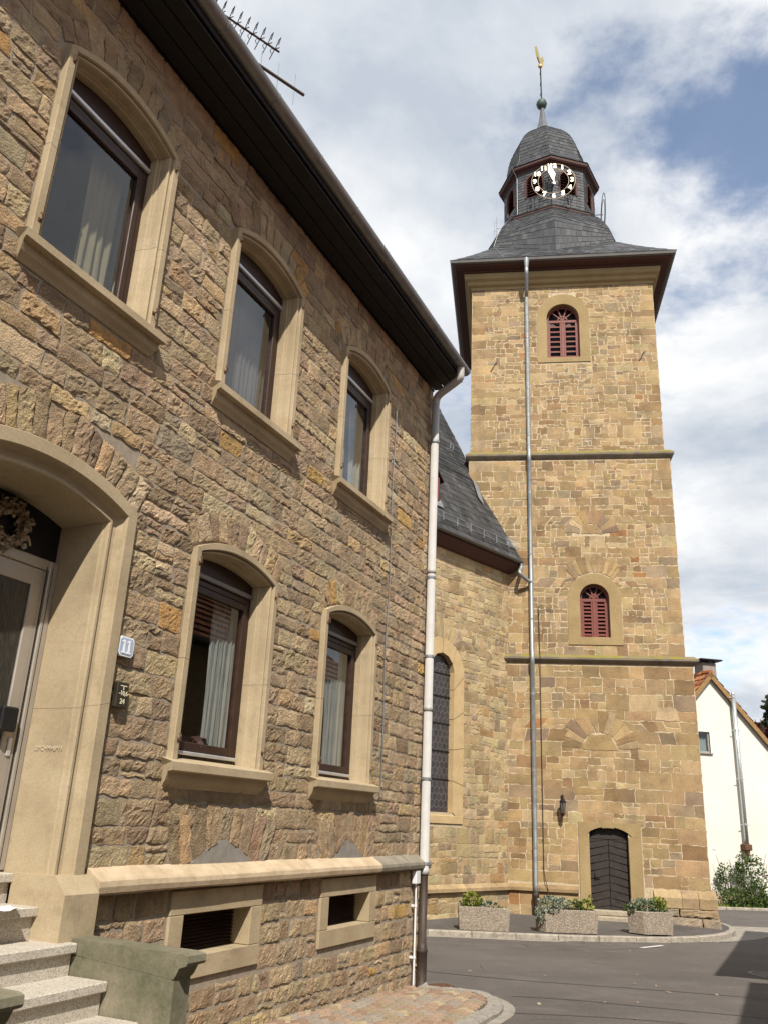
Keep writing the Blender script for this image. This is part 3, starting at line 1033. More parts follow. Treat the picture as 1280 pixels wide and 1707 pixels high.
hpal = [(w_, (c_[0] * 1.30, c_[1] * 1.235, c_[2] * 1.11)) for w_, c_ in [(7, (.315, .243, .168)), (6, (.355, .28, .192)), (4, (.275, .21, .148)), (2, (.375, .28, .17)), (.45, (.40, .26, .11)), (1.4, (.30, .248, .185)), (1.0, (.24, .188, .135)), (1.4, (.40, .33, .23))]]
def mk_house(mb, q, i):
    r = random.Random(i * 7 + 1)
    mb.cur = vary(r, hpal)
    f = len(quads) <= i < npl
    flat = r.random() < .16
    stone(mb, q, -.03 if i >= npl else (-.008 if f else 0.0), r.uniform(.006, .014), r.uniform(.002, .005) if flat else r.uniform(.008, .0145), .006 if i < npl else .011, r, i * .37, freq=16, edge=.004, wav=.02, back=.010, rnd=.012, cell=.026)
build_stones(allq, mk_house, HST, hwall, 'stone', 300, HM)
# grey cement under the relieving arches
for (cx, w) in relief:
    m = MB()
    pts = [(cx - w * .75, -.012, 1.44), (cx + w * .75, -.012, 1.44), (cx + w * .4, -.014, 1.555), (cx + .03, -.014, 1.645), (cx - .05, -.014, 1.64), (cx - w * .42, -.014, 1.55)]
    m.prism(pts, (0, .03, 0)); m.build('cement_patch', CEMENT, HOUSE)
# plinth ledge in dressed lengths
def ledge_piece(u0, u1, mat, seed):
    prof = [(.02, 1.480), (-.02, 1.465), (-.120, 1.405), (-.134, 1.392), (-.140, 1.36), (-.132, 1.325), (-.11, 1.310), (-.03, 1.30), (.02, 1.30)]
    q = MB(); n = max(2, int((u1 - u0) / .12)); rows = []
    for i in range(n + 1):
        u = u0 + (u1 - u0) * i / n
        rows.append([(u, y + .005 * noise.noise(Vector((u * 1.5, k * .3, seed))), z + .007 * noise.noise(Vector((u * 1.2, k * .3, seed + 9)))) for k, (y, z) in enumerate(prof)])
    q.sweep(rows); q.add(rows[0], [tuple(range(9))]); q.add(rows[-1], [tuple(range(9))[::-1]])
    return q.build('ledge_stone', mat, HOUSE, smooth=False, fix=True)
LEDGE = mat_mortar('worn_ledge_stone', (.52, .41, .28), (.36, .27, .17), 5)
for i, (a, b) in enumerate(((-5.78, -4.38), (-4.375, -3.05), (-3.045, -1.32), (-1.315, -.55), (-.545, .14))):
    ledge_piece(a, b, LEDGE if i < 3 else mat_mortar('grey_ledge_stone', (.27, .235, .18), (.17, .15, .115), 6) if i == 3 else bpy.data.materials['grey_ledge_stone'], i * 3.3)
ledge_piece(-10.8, -7.62, LEDGE, 40)
# pilaster bases beside the door
for (a, b) in ((-6.105, -5.80), (-7.60, -7.295)):
    m = MB()
    m.prism([(a, 0, .1), (a, -.16, .1), (a, -.16, 1.33), (a, -.06, 1.435), (a, .3, 1.435), (a, .3, .1)], (b - a, 0, 0))
    m.build('pilaster_base', TRIM, HOUSE, fix=True)

WPROF = [(0, .03), (0, -.05), (.004, -.058), (.060, -.058), (.066, -.050), (.068, -.024), (.078, -.020), (.084, -.034), (.096, -.036), (.104, -.026), (.107, .0), (.108, .05), (.117, .056), (.119, .075), (.130, .085), (.130, .22)]
def surround(A, prof, mat, parent, k=.3, name='surround', n=16, g=.0009):
    outs = []
    for (w, y) in prof:
        outs.append([(p[0], y, p[1]) for p in A.shrink(w, k).outline(n)])
    no = len(outs[0])
    def cut(i0, f0, i1, f1):
        res = []
        for o in outs:
            L_ = lambda i, f: tuple(a + (b - a) * f for a, b in zip(o[i], o[i + 1]))
            res.append([L_(i0, f0)] + list(o[i0 + 1:i1 + 1]) + [L_(i1, f1)])
        return res
    for pc in ((0, 0, 0, .46 - g), (0, .46 + g, 0, 1 - g), (1, g * 14, no // 2 - 1, .5), (no // 2 - 1, .5, no - 3, 1 - g * 14), (no - 2, g, no - 2, .55 - g), (no - 2, .55 + g, no - 2, 1)):
        q = MB(); q.sweep(cut(*pc)); q.build(name + '_stone', mat, parent)
def sill(cx, half, zf, mat, parent):
    prof = [(.24, zf + .06), (-.02, zf + .025), (-.118, zf), (-.125, zf - .006), (-.125, zf - .066), (-.118, zf - .072), (-.075, zf - .074), (-.068, zf - .10), (-.055, zf - .135), (-.028, zf - .165), (-.012, zf - .19), (.05, zf - .20), (.05, zf - .05), (.24, zf - .05)]
    q = MB(); n = len(prof)
    def ring(s):
        o = []
        for (y, z) in prof:
            ins = max(0, .125 + y) * .45 if z < zf - .0735 and y < 0 else 0
            uu = half - ins
            if y > 0: uu = half - .06
            o.append((cx + s * uu, y, z))
        return o
    a, b = ring(-1), ring(1)
    q.sweep([a, b]); q.add(a, [tuple(range(n))]); q.add(b, [tuple(range(n))[::-1]])
    return q.build('sill', mat, parent, fix=True)
def hook(u, z, parent, s):
    q = MB(); q.tube([(u, -.05, z), (u, -.085, z), (u + s * .012, -.09, z + .03), (u + s * .012, -.075, z + .045)], .007, 6)
    q.box(u - .014, u + .014, -.064, -.056, z - .012, z + .012)
    q.build('shutter_hook', RUST, parent)
def curtain(parent, u0, u1, z0, z1, y, folds, depth, mat, seed, slant=0.0):
    q = MB(); n = folds * 6; rows = []
    for j in range(7):
        t = j / 6; z = z1 + (z0 - z1) * t
        rows.append([(u0 + (u1 - u0) * i / n + slant * t * (1 - i / n), y + depth * math.sin(i / n * folds * 6.283 + seed) * (.6 + .5 * t) + .01 * math.sin(i * 1.7 + j), z) for i in range(n + 1)])
    q.sweep(rows); return q.build('curtain', mat, parent, smooth=True)
def rail_frame(name, u0, u1, z0, z1, y0, y1, w, mat, parent, wb=None):
    q = MB(); wb = wb or w
    q.bbox(u0, u0 + w, y0, y1, z0, z1, .006); q.bbox(u1 - w, u1, y0, y1, z0, z1, .006)
    q.bbox(u0 + w, u1 - w, y0 + .001, y1 - .001, z0, z0 + wb, .006); q.bbox(u0 + w, u1 - w, y0 + .001, y1 - .001, z1 - w, z1, .006)
    return q.build(name, mat, parent)
def house_window(A, lower, label, curt):
    W_ = tag(empty('window', (0, 0, 0), 0, HOUSE), label)
    surround(A, WPROF, TRIM, W_)
    sill(A.cx, .725, A.zb, TRIM, W_)
    for s in (-1, 1):
        for z in (A.zb + .16, A.zs - .13): hook(A.cx + s * .60, z, W_, s)
    I = A.shrink(.128)
    a = I.a
    # panel in the arched head with the shutter rail below it
    hz = I.zs - (.10 if not lower else .08)
    o = [p for p in I.outline(12, False)]
    m = MB(); pts = [(A.cx - a, .15, hz)] + [(p[0], .15, p[1]) for p in o] + [(A.cx + a, .15, hz)]
    m.prism(pts, (0, .06, 0)); m.build('arched_head_panel', BROWN, W_, fix=True)
    m = MB(); m.bbox(A.cx - a + .01, A.cx + a - .01, .125, .165, hz - .045, hz - .003, .008)
    m.build('shutter_rail', ALUB if not lower else GUTTERB, W_)
    zt = hz - .05
    rail_frame('frame', A.cx - a, A.cx + a, A.zb + .03, zt, .155, .235, .055, BROWN, W_, .075)
    z0 = A.zb + .11
    rail_frame('sash', A.cx - a + .057, A.cx + a - .057, z0, zt - .058, .145, .205, .062, BROWN, W_, .07)
    if lower:
        m = MB(); m.bbox(A.cx - a + .03, A.cx + a - .03, .128, .156, A.zb + .075, A.zb + .105, .006); m.build('drip_rail', ALUB, W_)
    g = MB(); g.poly((A.cx - a + .11, .175, z0 + .06), (A.cx + a - .11, .175, z0 + .06), (A.cx + a - .11, .175, zt - .115), (A.cx - a + .11, .175, zt - .115)); g.build('pane', GLASS, W_)
    m = MB(); m.bbox(A.cx - .62, A.cx + .62, .245, .52, A.zb + .0, A.zb + .03, .005); m.build('inner_sill', WHITEP, W_)
    m = MB()
    for s in (-1, 1): m.poly((A.cx + s * .60, .24, A.zb), (A.cx + s * .62, .55, A.zb), (A.cx + s * .62, .55, A.za), (A.cx + s * .60, .24, A.za))
    m.build('inner_reveal', INNER, W_)
    for c in curt:
        curtain(W_, A.cx + c[0], A.cx + c[1], A.zb + .08, A.zs + .1, c[2], c[3], .008 if lower else .018, c[4], A.cx, c[5] if len(c) > 5 else 0)
    return W_
house_window(ups[0], False, 'arched upper window at the left, pane reflecting blue sky', [(.08, .42, .34, 4, CURTY), (.44, .6, .5, 2, CURTY)])
house_window(ups[1], False, 'arched upper window in the middle with dark pane and sheer curtain', [(-.45, .6, .32, 14, mat_plain('brown_net', (.085, .07, .065), .9))])
house_window(ups[2], False, 'arched upper window at the right with an ochre curtain', [(-.22, .14, .34, 5, CURTY), (.30, .55, .36, 2, CURT)])
house_window(lows[0], True, 'arched ground-floor window nearest the door with a dark-leaved plant inside', [(.12, .60, .27, 7, CURT)])
house_window(lows[1], True, 'arched ground-floor window nearest the downpipe with a white curtain', [(.02, .60, .27, 8, CURT)])
house_window(ups[3], False, 'upper window beyond the left picture edge', [(-.5, .5, .5, 10, CURT)])
house_window(lows[2], True, 'ground-floor window beyond the left picture edge', [(-.5, .5, .5, 10, CURT)])

# cellar windows: four dressed blocks and a louvred grille each
for i, r in enumerate(bas):
    B = tag(empty('cellar_window', (0, 0, 0), 0, HOUSE), ('wide low cellar window half behind the stair cheek', 'wide low cellar window nearest the downpipe')[i])
    o0, o1, p0, p1 = r.u0 + .17, r.u1 - .17, r.z0 + .155, r.z1 - .165
    for (a, b, c, d) in ((r.u0, r.u1, p1, r.z1), (r.u0, r.u1, r.z0, p0), (r.u0, o0, p0 + .003, p1 - .003), (o1, r.u1, p0 + .003, p1 - .003)):
        m = MB(); m.bbox(a + .001, b - .001, -.055, .24, c, d, .004); m.build('dressed_block', TRIM, B)
    m = MB()
    k = 0
    while p0 + .012 + k * .027 < p1 - .01:
        z = p0 + .012 + k * .027; m.add([(o0, .11, z), (o1, .11, z), (o1, .135, z + .02), (o0, .135, z + .02)], [(0, 1, 2, 3)]); k += 1
    m.build('louvre_grille', BROWN, B)
    m = MB(); m.poly((o0, .2, p0), (o1, .2, p0), (o1, .2, p1), (o0, .2, p1)); m.build('dark_board', BROWN, B)

# front door in its deep arched recess
D = tag(empty('door_recess', (0, 0, 0), 0, HOUSE), 'arched sandstone doorway with glazed metal door')
DPROF = [(0, .03), (0, -.055), (.005, -.06), (.095, -.06), (.10, -.054), (.104, -.02), (.115, -.01), (.135, .012), (.165, .02), (.178, .012), (.186, .0), (.205, .0), (.214, .012), (.218, .04), (.225, .05), (.232, .47)]
surround(DOOR, DPROF, TRIM, D, .62, 'surround', 20, .0004)
I = DOOR.shrink(.232, .62)
m = MB(); pts = [(DOOR.cx - I.a, .44, 3.50)] + [(p[0], .44, p[1]) for p in I.outline(12, False)] + [(DOOR.cx + I.a, .44, 3.50)]
m.prism(pts, (0, .05, 0)); m.build('transom_panel', BLACKM, D, fix=True)
l, r_ = DOOR.cx - I.a, DOOR.cx + I.a
rail_frame('door_frame', l, r_, 1.44, 3.50, .40, .47, .075, ALU, D, .03)
rail_frame('door_leaf', l + .077, r_ - .077, 1.475, 3.423, .415, .465, .125, ALU, D, .2)
m = MB(); m.bbox(l + .19, r_ - .19, .43, .445, 1.66, 3.31, .002); m.build('ribbed_pane', DGLASS, D)
m = MB(); m.bbox(r_ - .30, r_ - .16, .345, .385, 2.29, 2.45, .012); m.tube([(r_ - .23, .385, 2.37), (r_ - .23, .43, 2.37)], .02, 8); m.build('pull_plate', BLACKM, D)
m = MB(); m.bbox(r_ - .155, r_ - .12, .405, .417, 2.14, 2.26, .004); m.build('lock_plate', ALUB, D)
m = MB()
for (a, b) in ((r_ - .105, r_ - .099), (r_ - .05, r_ - .046)): m.box(a, b, .398, .401, 1.46, 3.45)
m.build('frame_groove', BLACKM, D)

def text_mesh(txt, size, depth, mat, name, parent, M4, bold=0.0, align='CENTER'):
    cu = bpy.data.curves.new(name, 'FONT'); cu.body = txt; cu.size = size; cu.extrude = depth; cu.align_x = align; cu.align_y = 'CENTER'; cu.offset = bold; cu.resolution_u = 3
    o = bpy.data.objects.new(name, cu); col.objects.link(o)
    dg = bpy.context.evaluated_depsgraph_get()
    me = bpy.data.meshes.new_from_object(o.evaluated_get(dg))
    bpy.data.objects.remove(o); bpy.data.curves.remove(cu)
    me.name = name; me.transform(M4); me.materials.clear(); me.materials.append(mat)
    ob = bpy.data.objects.new(name, me); col.objects.link(ob); ob.parent = parent
    return ob
FACE = Matrix(((1, 0, 0, 0), (0, 0, -1, 0), (0, 1, 0, 0), (0, 0, 0, 1)))       # text upright, facing -y
# chalk blessing on the right reveal of the door (faces -u)
SIDE = Matrix(((0, 0, -1, 0), (-1, 0, 0, 0), (0, 1, 0, 0), (0, 0, 0, 1)))
text_mesh('20*C+M+B*11', .042, .0004, CHALK, 'chalk_writing', D, Matrix.Translation((r_ - .0045, .20, 2.205)) @ SIDE)

# eaves: soffit boards, gutter with rings, roof
for k in range(3):
    m = MB(); m.bbox(UL, UR - .02 - .03 * k, -.035 - .152 * (k + 1), -.035 - .152 * k - .006, 7.945 + .012 * k, 7.965 + .012 * k, .004); m.build('soffit_board', DKWOOD, HOUSE)
m = MB(); m.box(UL, UR, -.02, .1, WZ - .04, WZ + .05); m.build('wall_plate', DKWOOD, HOUSE)
m = MB(); m.prism([(UL, .0, 8.0), (UL, -.50, 8.03), (UL, -.52, 8.12), (UL, .0, 8.25)], (UR - UL - .06, 0, 0)); m.build('rafter_box', DKWOOD, HOUSE, fix=True)
m = MB(); rows = []
for u in (UL, -8, -6, -4, -2, .03):
    zz = 8.135 + .004 * (-u)
    rows.append([(u, -.545 + .078 * math.cos(t), zz + .078 * math.sin(t)) for t in [math.pi + math.pi * i / 12 for i in range(13)]] + [(u, -.545 + .070 * math.cos(t), zz + .070 * math.sin(t)) for t in [2 * math.pi - math.pi * i / 12 for i in range(13)]])
m.sweep(rows, closed=True)
e_ = [(.03, -.545 + .078 * math.cos(t), 8.135 + .078 * math.sin(t)) for t in [math.pi + math.pi * i / 12 for i in range(13)]]
m.add(e_, [tuple(range(13))])
GUT = m.build('gutter', GUTTERB, HOUSE, smooth=False, fix=True)
m = MB()
u = -.45
while u > UL:
    zz = 8.135 + .004 * (-u)
    m2 = MB(); m2.tube([(u, -.545 + .081 * math.cos(t), zz + .081 * math.sin(t)) for t in [math.pi + math.pi * i / 8 for i in range(9)]], .006, 5); m2.build('gutter_ring', GUTTERB, GUT)
    u -= .83
m = MB()
def roofz(n): return 8.20 + (n + .60) * .86       # n into the house
for side in (0, 1):
    nr = 26
    for k in range(nr):
        a0 = -.52 + k * (5.02 / nr); a1 = a0 + 5.02 / nr
        y0, y1 = (a0, a1) if side == 0 else (9 - a0, 9 - a1)
        z0, z1 = roofz(a0), roofz(a1)
        m.add([(UL - .2, y0, z0 + .03), (UR + .12, y0, z0 + .03), (UR + .12, y1, z1 + .005), (UL - .2, y1, z1 + .005), (UL - .2, y0, z0 - .02), (UR + .12, y0, z0 - .02)], [(0, 1, 2, 3), (4, 5, 1, 0)])
    m.poly((UL - .2, -.52 if side == 0 else 9.52, 8.23), (UR + .12, -.52 if side == 0 else 9.52, 8.23), (UR + .12, 4.5, roofz(4.5) - .03), (UL - .2, 4.5, roofz(4.5) - .03))
m.cur = (.2, .08, .05)
m.c = [(.19, .085, .055)] * len(m.v)
m.build('roof', CLAYT, HOUSE, colors=True)

# downpipe: zinc-white swan neck and fall pipe, brown iron foot, clamps
DP = tag(empty('downpipe', (0, 0, 0), 0, HOUSE), 'white downpipe on the house corner with a brown iron foot')
up_, un_ = -.03, -.105
m = MB(); m.tube(smooth_line([Vector(p) for p in [(-.20, -.545, 8.10), (-.20, -.545, 7.97), (-.19, -.52, 7.90), (-.13, -.36, 7.84), (-.07, -.20, 7.79), (-.035, -.125, 7.74), (up_, un_, 7.64)]], 4), .056, 12); m.build('swan_neck', PVC, DP, smooth=True)
for (a, b) in ((7.66, 7.0), (7.0, 5.05), (5.05, 3.2), (3.2, 1.25)):
    m = MB(); m.tube([(up_, un_, a), (up_, un_, b + .07), (up_, un_, b + .069), (up_, un_, b)], [.056, .056, .0605, .0605], 14); m.build('pipe_length', PVC, DP, smooth=True)
for z in (7.02, 4.98, 3.9, 2.35, 1.36):
    m = MB(); m.tube([(up_, un_, z), (up_, un_, z + .03)], .065, 14); m.tube([(up_, un_, z + .015), (up_, .0, z + .015)], .008, 6); m.build('pipe_clamp', ZINC, DP)
m = MB(); m.lathe([(.050, 1.27), (.050, .50), (.056, .50), (.058, .44), (.068, .42), (.068, .40), (.060, .39), (.060, .06), (.07, .05), (.07, .02), (.062, .0), (.062, -.14)], up_, un_, 16); m.build('iron_foot', IRON, DP, smooth=True)
m = MB(); m.tube([(up_, un_, .06), (up_ + .02, un_ - .04, -.01), (up_ + .08, un_ - .12, -.06)], .068, 12); m.build('outlet_shoe', GUTM, DP, smooth=True)
# conduit and small box beside it
cb = tag(empty('meter_box', (0, 0, 0), 0, HOUSE), 'small white cable box and thin conduit beside the downpipe')
m = MB(); m.bbox(-.30, -.17, -.12, -.06, 1.15, 1.30, .008); m.build('cable_box', WHITEP, cb)
m = MB(); m.tube([(-.235, -.09, 1.16), (-.235, -.09, -.02)], .012, 8); m.build('conduit', WHITEP, cb)
for z in (.9, .35):
    m = MB(); m.tube([(-.235, -.09, z), (-.235, -.09, z + .025)], .018, 8); m.box(-.245, -.225, -.09, -.03, z, z + .025); m.build('conduit_clip', WHITEP, cb)
m = MB()
pts = [(-1.30 + .02 * math.sin(z * 3), -.055, z) for z in [7.2 - .22 * i for i in range(24)]]
m.tube(pts, .006, 5); m.build('wall_cable', ZINC, HOUSE)

# steps
ST = tag(empty('entrance_steps', HM @ Vector((-6.7, 0, 0)), HRZ), 'speckled terrazzo entrance steps leading up to the arched door', 'steps')
steps = [(-.29, 1.43), (-.035, 1.253), (.225, 1.065), (.495, .885), (.755, .705), (1.01, .525), (1.27, .345)]
for i, (n_, z) in enumerate(steps):
    bk_ = -.47 if i == 0 else steps[i - 1][0] - .05
    m = MB(); hw_ = .61 if i == 0 else (.60 if i == 1 else .70); hl_ = min(hw_, .60)
    m.bbox(-hl_, hw_, -n_, -bk_, z - .055, z, .006)
    m.bbox(-hl_ + .004, hw_ - .004, -n_ + .035, -bk_ - .01, z - .19, z - .056, .003)
    m.build('step', TERR, ST)
for s, nm in ((1, 'stair cheek wall at the right of the steps with mossy grey-green render'), (-1, 'stair cheek wall at the left of the steps with rounded cap')):
    c = tag(empty('stair_cheek', HM @ Vector((-6.7 + (.80 if s > 0 else -.695), 0 if s > 0 else -.10, 0)), HRZ), nm, 'stair cheek', 'cheek walls of the entrance steps')
    m = MB(); m.bbox(-.09, .09, -.95, -.165, -.2, 1.0, .012); m.build('body', CHEEK, c)
    prof = [(-.165, 1.0), (-.95, .94), (-.965, .96), (-.985, 1.0), (-1.03, 1.015), (-1.04, 1.03), (-1.035, 1.065), (-1.0, 1.075), (-.165, 1.085)]
    m = MB(); m.prism([(-.0915, y, z) for y, z in prof], (.183, 0, 0)); m.build('cap', CHEEK, c, fix=True)
q = MB(); rr = random.Random(4); rows = []
for j in range(9):
    rows.append([(-.25 + i * .048, -.13 + j * .022 + .01 * rr.random(), .004 + .016 * abs(noise.noise(Vector((i * .6, j * .8, 3)))) + (.008 if i % 3 == 0 else 0)) for i in range(9)])
q.sweep(rows)
o = q.build('crumpled_cloth', FABRIC, None, fix=True)
o.matrix_world = HM @ Matrix.Translation((-6.42, .06, 1.256))
tag(o, 'crumpled white cloth lying on the upper entrance step', 'cloth')

# house number and small hydrant plate
S_ = tag(empty('house_number_sign', HM @ Vector((-5.755, -.047, 2.94)), HRZ), 'small pale blue enamel sign with white house number 11 beside the door', 'sign')
def oct_plate(w, h, c, y0, y1):
    return [(-w, y0, -h + c), (-w + c, y0, -h), (w - c, y0, -h), (w, y0, -h + c), (w, y0, h - c), (w - c, y0, h), (-w + c, y0, h), (-w, y0, h - c)]
m = MB(); m.prism(oct_plate(.078, .07, .02, .0, 0), (0, .03, 0)); m.build('plate', CREAM, S_, fix=True)
m = MB(); m.prism(oct_plate(.068, .06, .018, -.002, 0), (0, .003, 0)); m.build('blue_field', BLUEE, S_, fix=True)
for dx in (-.026, .026):
    m = MB(); m.box(dx - .009, dx + .009, -.005, -.002, -.045, .045); m.box(dx - .022, dx - .009, -.005, -.002, .026, .04); m.box(dx - .02, dx + .02, -.0052, -.002, -.05, -.038); m.build('digit', CREAM, S_)
S_ = tag(empty('hydrant_plate', HM @ Vector((-5.735, -.045, 2.60)), HRZ), 'small dark brown utility plate with cream figures below the house number', 'sign')
m = MB(); m.bbox(-.06, .06, -.012, .03, -.09, .09, .006); m.build('plate', PLATE, S_)
m = MB(); m.box(-.03, .035, -.0145, -.011, .060, .067); m.box(-.002, .006, -.0145, -.011, .035, .06); m.build('mark', YEL, S_)
text_mesh('-10,6', .045, .001, YEL, 'figures', S_, Matrix.Translation((.004, -.0135, .012)) @ FACE, .001)
text_mesh('24', .05, .001, YEL, 'figures', S_, Matrix.Translation((.004, -.0135, -.045)) @ FACE, .001)

# wreath of dried flowers in the transom
m = MB(); rw = random.Random(9)
for i in range(420):
    a = rw.uniform(0, 6.283); r = .14 + rw.gauss(0, .03); t = rw.uniform(-.03, .03)
    p = Vector((r * math.sin(a), -.05 + t, r * math.cos(a))); s = rw.uniform(.015, .032)
    d = Vector((rw.gauss(0, 1), rw.gauss(0, 1), rw.gauss(0, 1))).normalized() * s; e = d.cross(Vector((rw.gauss(0, 1), rw.gauss(0, 1), rw.gauss(0, 1)))).normalized() * s * .7
    m.cur = (rw.random(),) * 3
    m.add([p - d, p + e, p + d, p - e], [(0, 1, 2, 3)])
wr = m.build('dried_flower_wreath', DRYG, None, colors=True)
wr.matrix_world = HM @ Matrix.Translation((-6.60, .44, 3.64))
tag(wr, 'dried flower wreath hanging in the dark transom above the door', 'wreath')
# plants behind the lower panes
def pot_plant(name, label, u, z, y, leaves, L, mat, potmat, seed, cat='houseplant'):
    r = random.Random(seed)
    E_ = tag(empty(name, HM @ Vector((u, y, z)), HRZ), label, cat)
    q = MB(); q.lathe([(0, 0), (.05, 0), (.07, .11), (.075, .12), (.065, .12), (.06, .10), (0, .10)], n=14); q.build('pot', potmat, E_, smooth=False)
    q = MB()
    for i in range(leaves):
        a = r.uniform(0, 6.283); rise = r.uniform(.3, 1.2); l = L * r.uniform(.7, 1.1); q.cur = (r.random(),) * 3
        pts = []
        for k in range(5):
            t = k / 4; pts.append(Vector((math.cos(a) * l * t * .7, math.sin(a) * l * t * .45, .10 + l * (rise * t - .9 * t * t))))
        w = l * .11; sd = Vector((-math.sin(a), math.cos(a), .2)) 
        q.sweep([[p + sd * w * math.sin(3.14 * (k / 4) * .9 + .15) * s for k, p in enumerate(pts)] for s in (-1, 0, 1)])
    q.build('leaves', mat, E_, colors=True, smooth=True)
pot_plant('houseplant', 'dark-leaved potted plant behind the ground-floor pane nearest the door', -4.42, 2.235, .34, 14, .42, LEAF_R, BROWN, 1)
pot_plant('flower_basket', 'small basket of yellow flowers behind the ground-floor pane nearest the downpipe', -2.17, 2.235, .34, 18, .10, LEAF_Y, mat_plain('basket', (.3, .18, .08), .8), 2, 'basket')
pot_plant('houseplant', 'sprig with one pale leaf behind the upper left pane', -6.55, 5.44, .36, 6, .5, LEAF_Y, BROWN, 5)

# roof aerials
def aerial(name, label, pa, pb, zb, roof_foot, elems, loops):
    A_ = tag(empty(name, roof_foot), label, 'antenna')
    d = (pb - pa).normalized(); sd = Vector((-d.y, d.x, 0)); up = Vector((0, 0, 1)); L = (pb - pa).length
    o = roof_foot
    q = MB(); q.tube([Vector((0, 0, 0)), Vector((0, 0, pa.z - o.z + .3))], .022, 8); q.build('mast', ZINC, A_)
    q = MB(); q.tube([pa - o - d * .3, pb - o], .016 if loops else .024, 6); q.build('boom', IRON, A_)
    for k in range(elems):
        p = pa - o + d * L * (k + .4) / elems
        q = MB()
        if loops:
            for s in (-1, 1):
                q.tube([p + sd * .02 * s, p + sd * .10 * s + up * .10, p + sd * .15 * s + up * .10, p + sd * .1 * s], .007, 5)
                q.tube([p, p - sd * .14 * s - up * .09], .007, 5)
        else:
            q.tube([p - up * .30, p + up * .28], .005, 5)
        q.build('element', BLACKM if loops else ZINC, A_)
    if loops:
        q = MB(); q.bbox(-.05, .05, -.05, .05, pa.z - o.z - .12, pa.z - o.z + .02, .01); q.build('amplifier', REDWOOD, A_)
pa, pb = at_z(350, 8, 12.6), at_z(466, 86, 12.6)
def roof_at(p):
    q = HM.inverted() @ p; return Vector((p.x, p.y, roofz(min(q.y, 9 - q.y)) + C0.z))
aerial('tv_antenna', 'many-element TV antenna with small red box above the eaves', pa, pb, 12.6, roof_at(pa), 9, True)
pa, pb = at_z(394, 82, 11.9), at_z(507, 158, 11.9)
aerial('radio_antenna', 'plain pole antenna with four thin rods below the TV antenna', pa, pb, 11.9, roof_at(pa), 4, False)
# ------------------------------------------------------------------ church tower
TOWER = tag(empty('church_tower', O_T, -AT), 'tall square sandstone church tower with slate cap, clock and gilded weathercock', 'church tower')
Z1, Z2, Z3 = 6.40, 12.86, 19.70
S1 = (-6.44, .05, 0.0); S2 = (-6.335, -.13, .07); S3 = (-6.285, -.265, .13)      # left, right, front of each stage
TD = 6.2
tdoor = Arch(-2.49, .51, -.12, 1.80, 1.94)
wlow = Arch(-2.595, .425, 7.12, 8.30, 8.735)
whigh = Arch(-3.25, .535, 16.48, 17.98, 18.53)
rt = random.Random(21)
m = MB()
sheet(m, S1[0], S1[1], -1.2, Z1, S1[2], [tdoor])
sheet(m, S2[0], S2[1], Z1, Z2, S2[2], [wlow])
sheet(m, S3[0], S3[1], Z2, Z3 + .5, S3[2], [whigh])
for (l, r, f), a, b in ((S1, -1.2, Z1), (S2, Z1, Z2), (S3, Z2, Z3 + .5)):
    m.poly((r, f, a), (r, TD, a), (r, TD, b), (r, f, b)); m.poly((l, TD, a), (l, f, a), (l, f, b), (l, TD, b)); m.poly((r, TD, a), (l, TD, a), (l, TD, b), (r, TD, b))
twall = m.build('wall', MORT_T, TOWER)
m = MB(); m.poly((-6, 2.2, -1), (-.4, 2.2, -1), (-.4, 2.2, 19), (-6, 2.2, 19)); m.build('dark_interior', BLACKM, TOWER)
DS = Rect(-3.29, -1.63, -.6, 2.05)
sh1 = [DS]; sh2 = [Arch(-2.60, .775, 6.89, 8.28, 9.055)]; sh3 = [Arch(-3.245, .86, 16.29, 18.05, 18.91)]
tq1, tq2, tq3 = [], [], []
f2 = fan(-2.60, 8.28, .80, 1.30, -.75, .75, 13, rt, .10); sh2.append(Fan(-2.60, 8.28, 1.10, 9.02, .76))
f2 += fan(-2.62, 10.28, .34, .80, -1.5, 1.5, 9, rt, .06); f2.append([(-2.95, 10.30), (-2.29, 10.30), (-2.42, 10.60), (-2.82, 10.60)]); sh2.append(Fan(-2.62, 10.28, .64, 10.4, .7))
f1 = fan(-2.62, 3.92, .50, 1.05, -1.5, 1.5, 12, rt, .10); f1.append([(-3.11, 3.93), (-2.13, 3.93), (-2.32, 4.36), (-2.92, 4.36)]); sh1.append(Fan(-2.62, 3.92, .88, 4.05, .9))
f1.append([(-1.10, 4.78), (-.42, 4.78), (-.50, 5.15), (-1.02, 5.15)]); sh1.append(Rect(-1.0, -.52, 4.95, 5.0))
tq1 = lay(S1[0], S1[1], .47, Z1 - .12, (.27, .50), (.28, .85), sh1, rt, .012, .035, .22, .36, (.95, .55), seed=4)
tq1 += lay(S1[0], -3.31, -.45, .25, (.27, .40), (.30, .75), [], rt, .012, .02, .1, None, seed=5)
tq2 = lay(S2[0], S2[1], Z1 + .14, Z2 - .12, (.22, .42), (.20, .60), sh2, rt, .012, .04, .30, .27, (.72, .45), seed=6)
tq3 = lay(S3[0], S3[1], Z2 + .14, 19.20, (.20, .42), (.18, .58), sh3, rt, .012, .04, .34, .25, (.74, .45), seed=7)
tall = [(q, S1[2]) for q in tq1] + [(q, S1[2] - .010) for q in f1] + [(q, S2[2]) for q in tq2] + [(q, S2[2] - .010) for q in f2] + [(q, S3[2]) for q in tq3]
tpal = [(w_, (c_[0] * .97, c_[1] * .935, c_[2] * .92)) for w_, c_ in [(7, (.325, .236, .122)), (6, (.36, .265, .142)), (4, (.285, .202, .104)), (2.4, (.255, .172, .088)), (1.6, (.40, .31, .178)), (.2, (.30, .16, .07)), (1.4, (.275, .212, .135)), (.8, (.225, .165, .105))]]
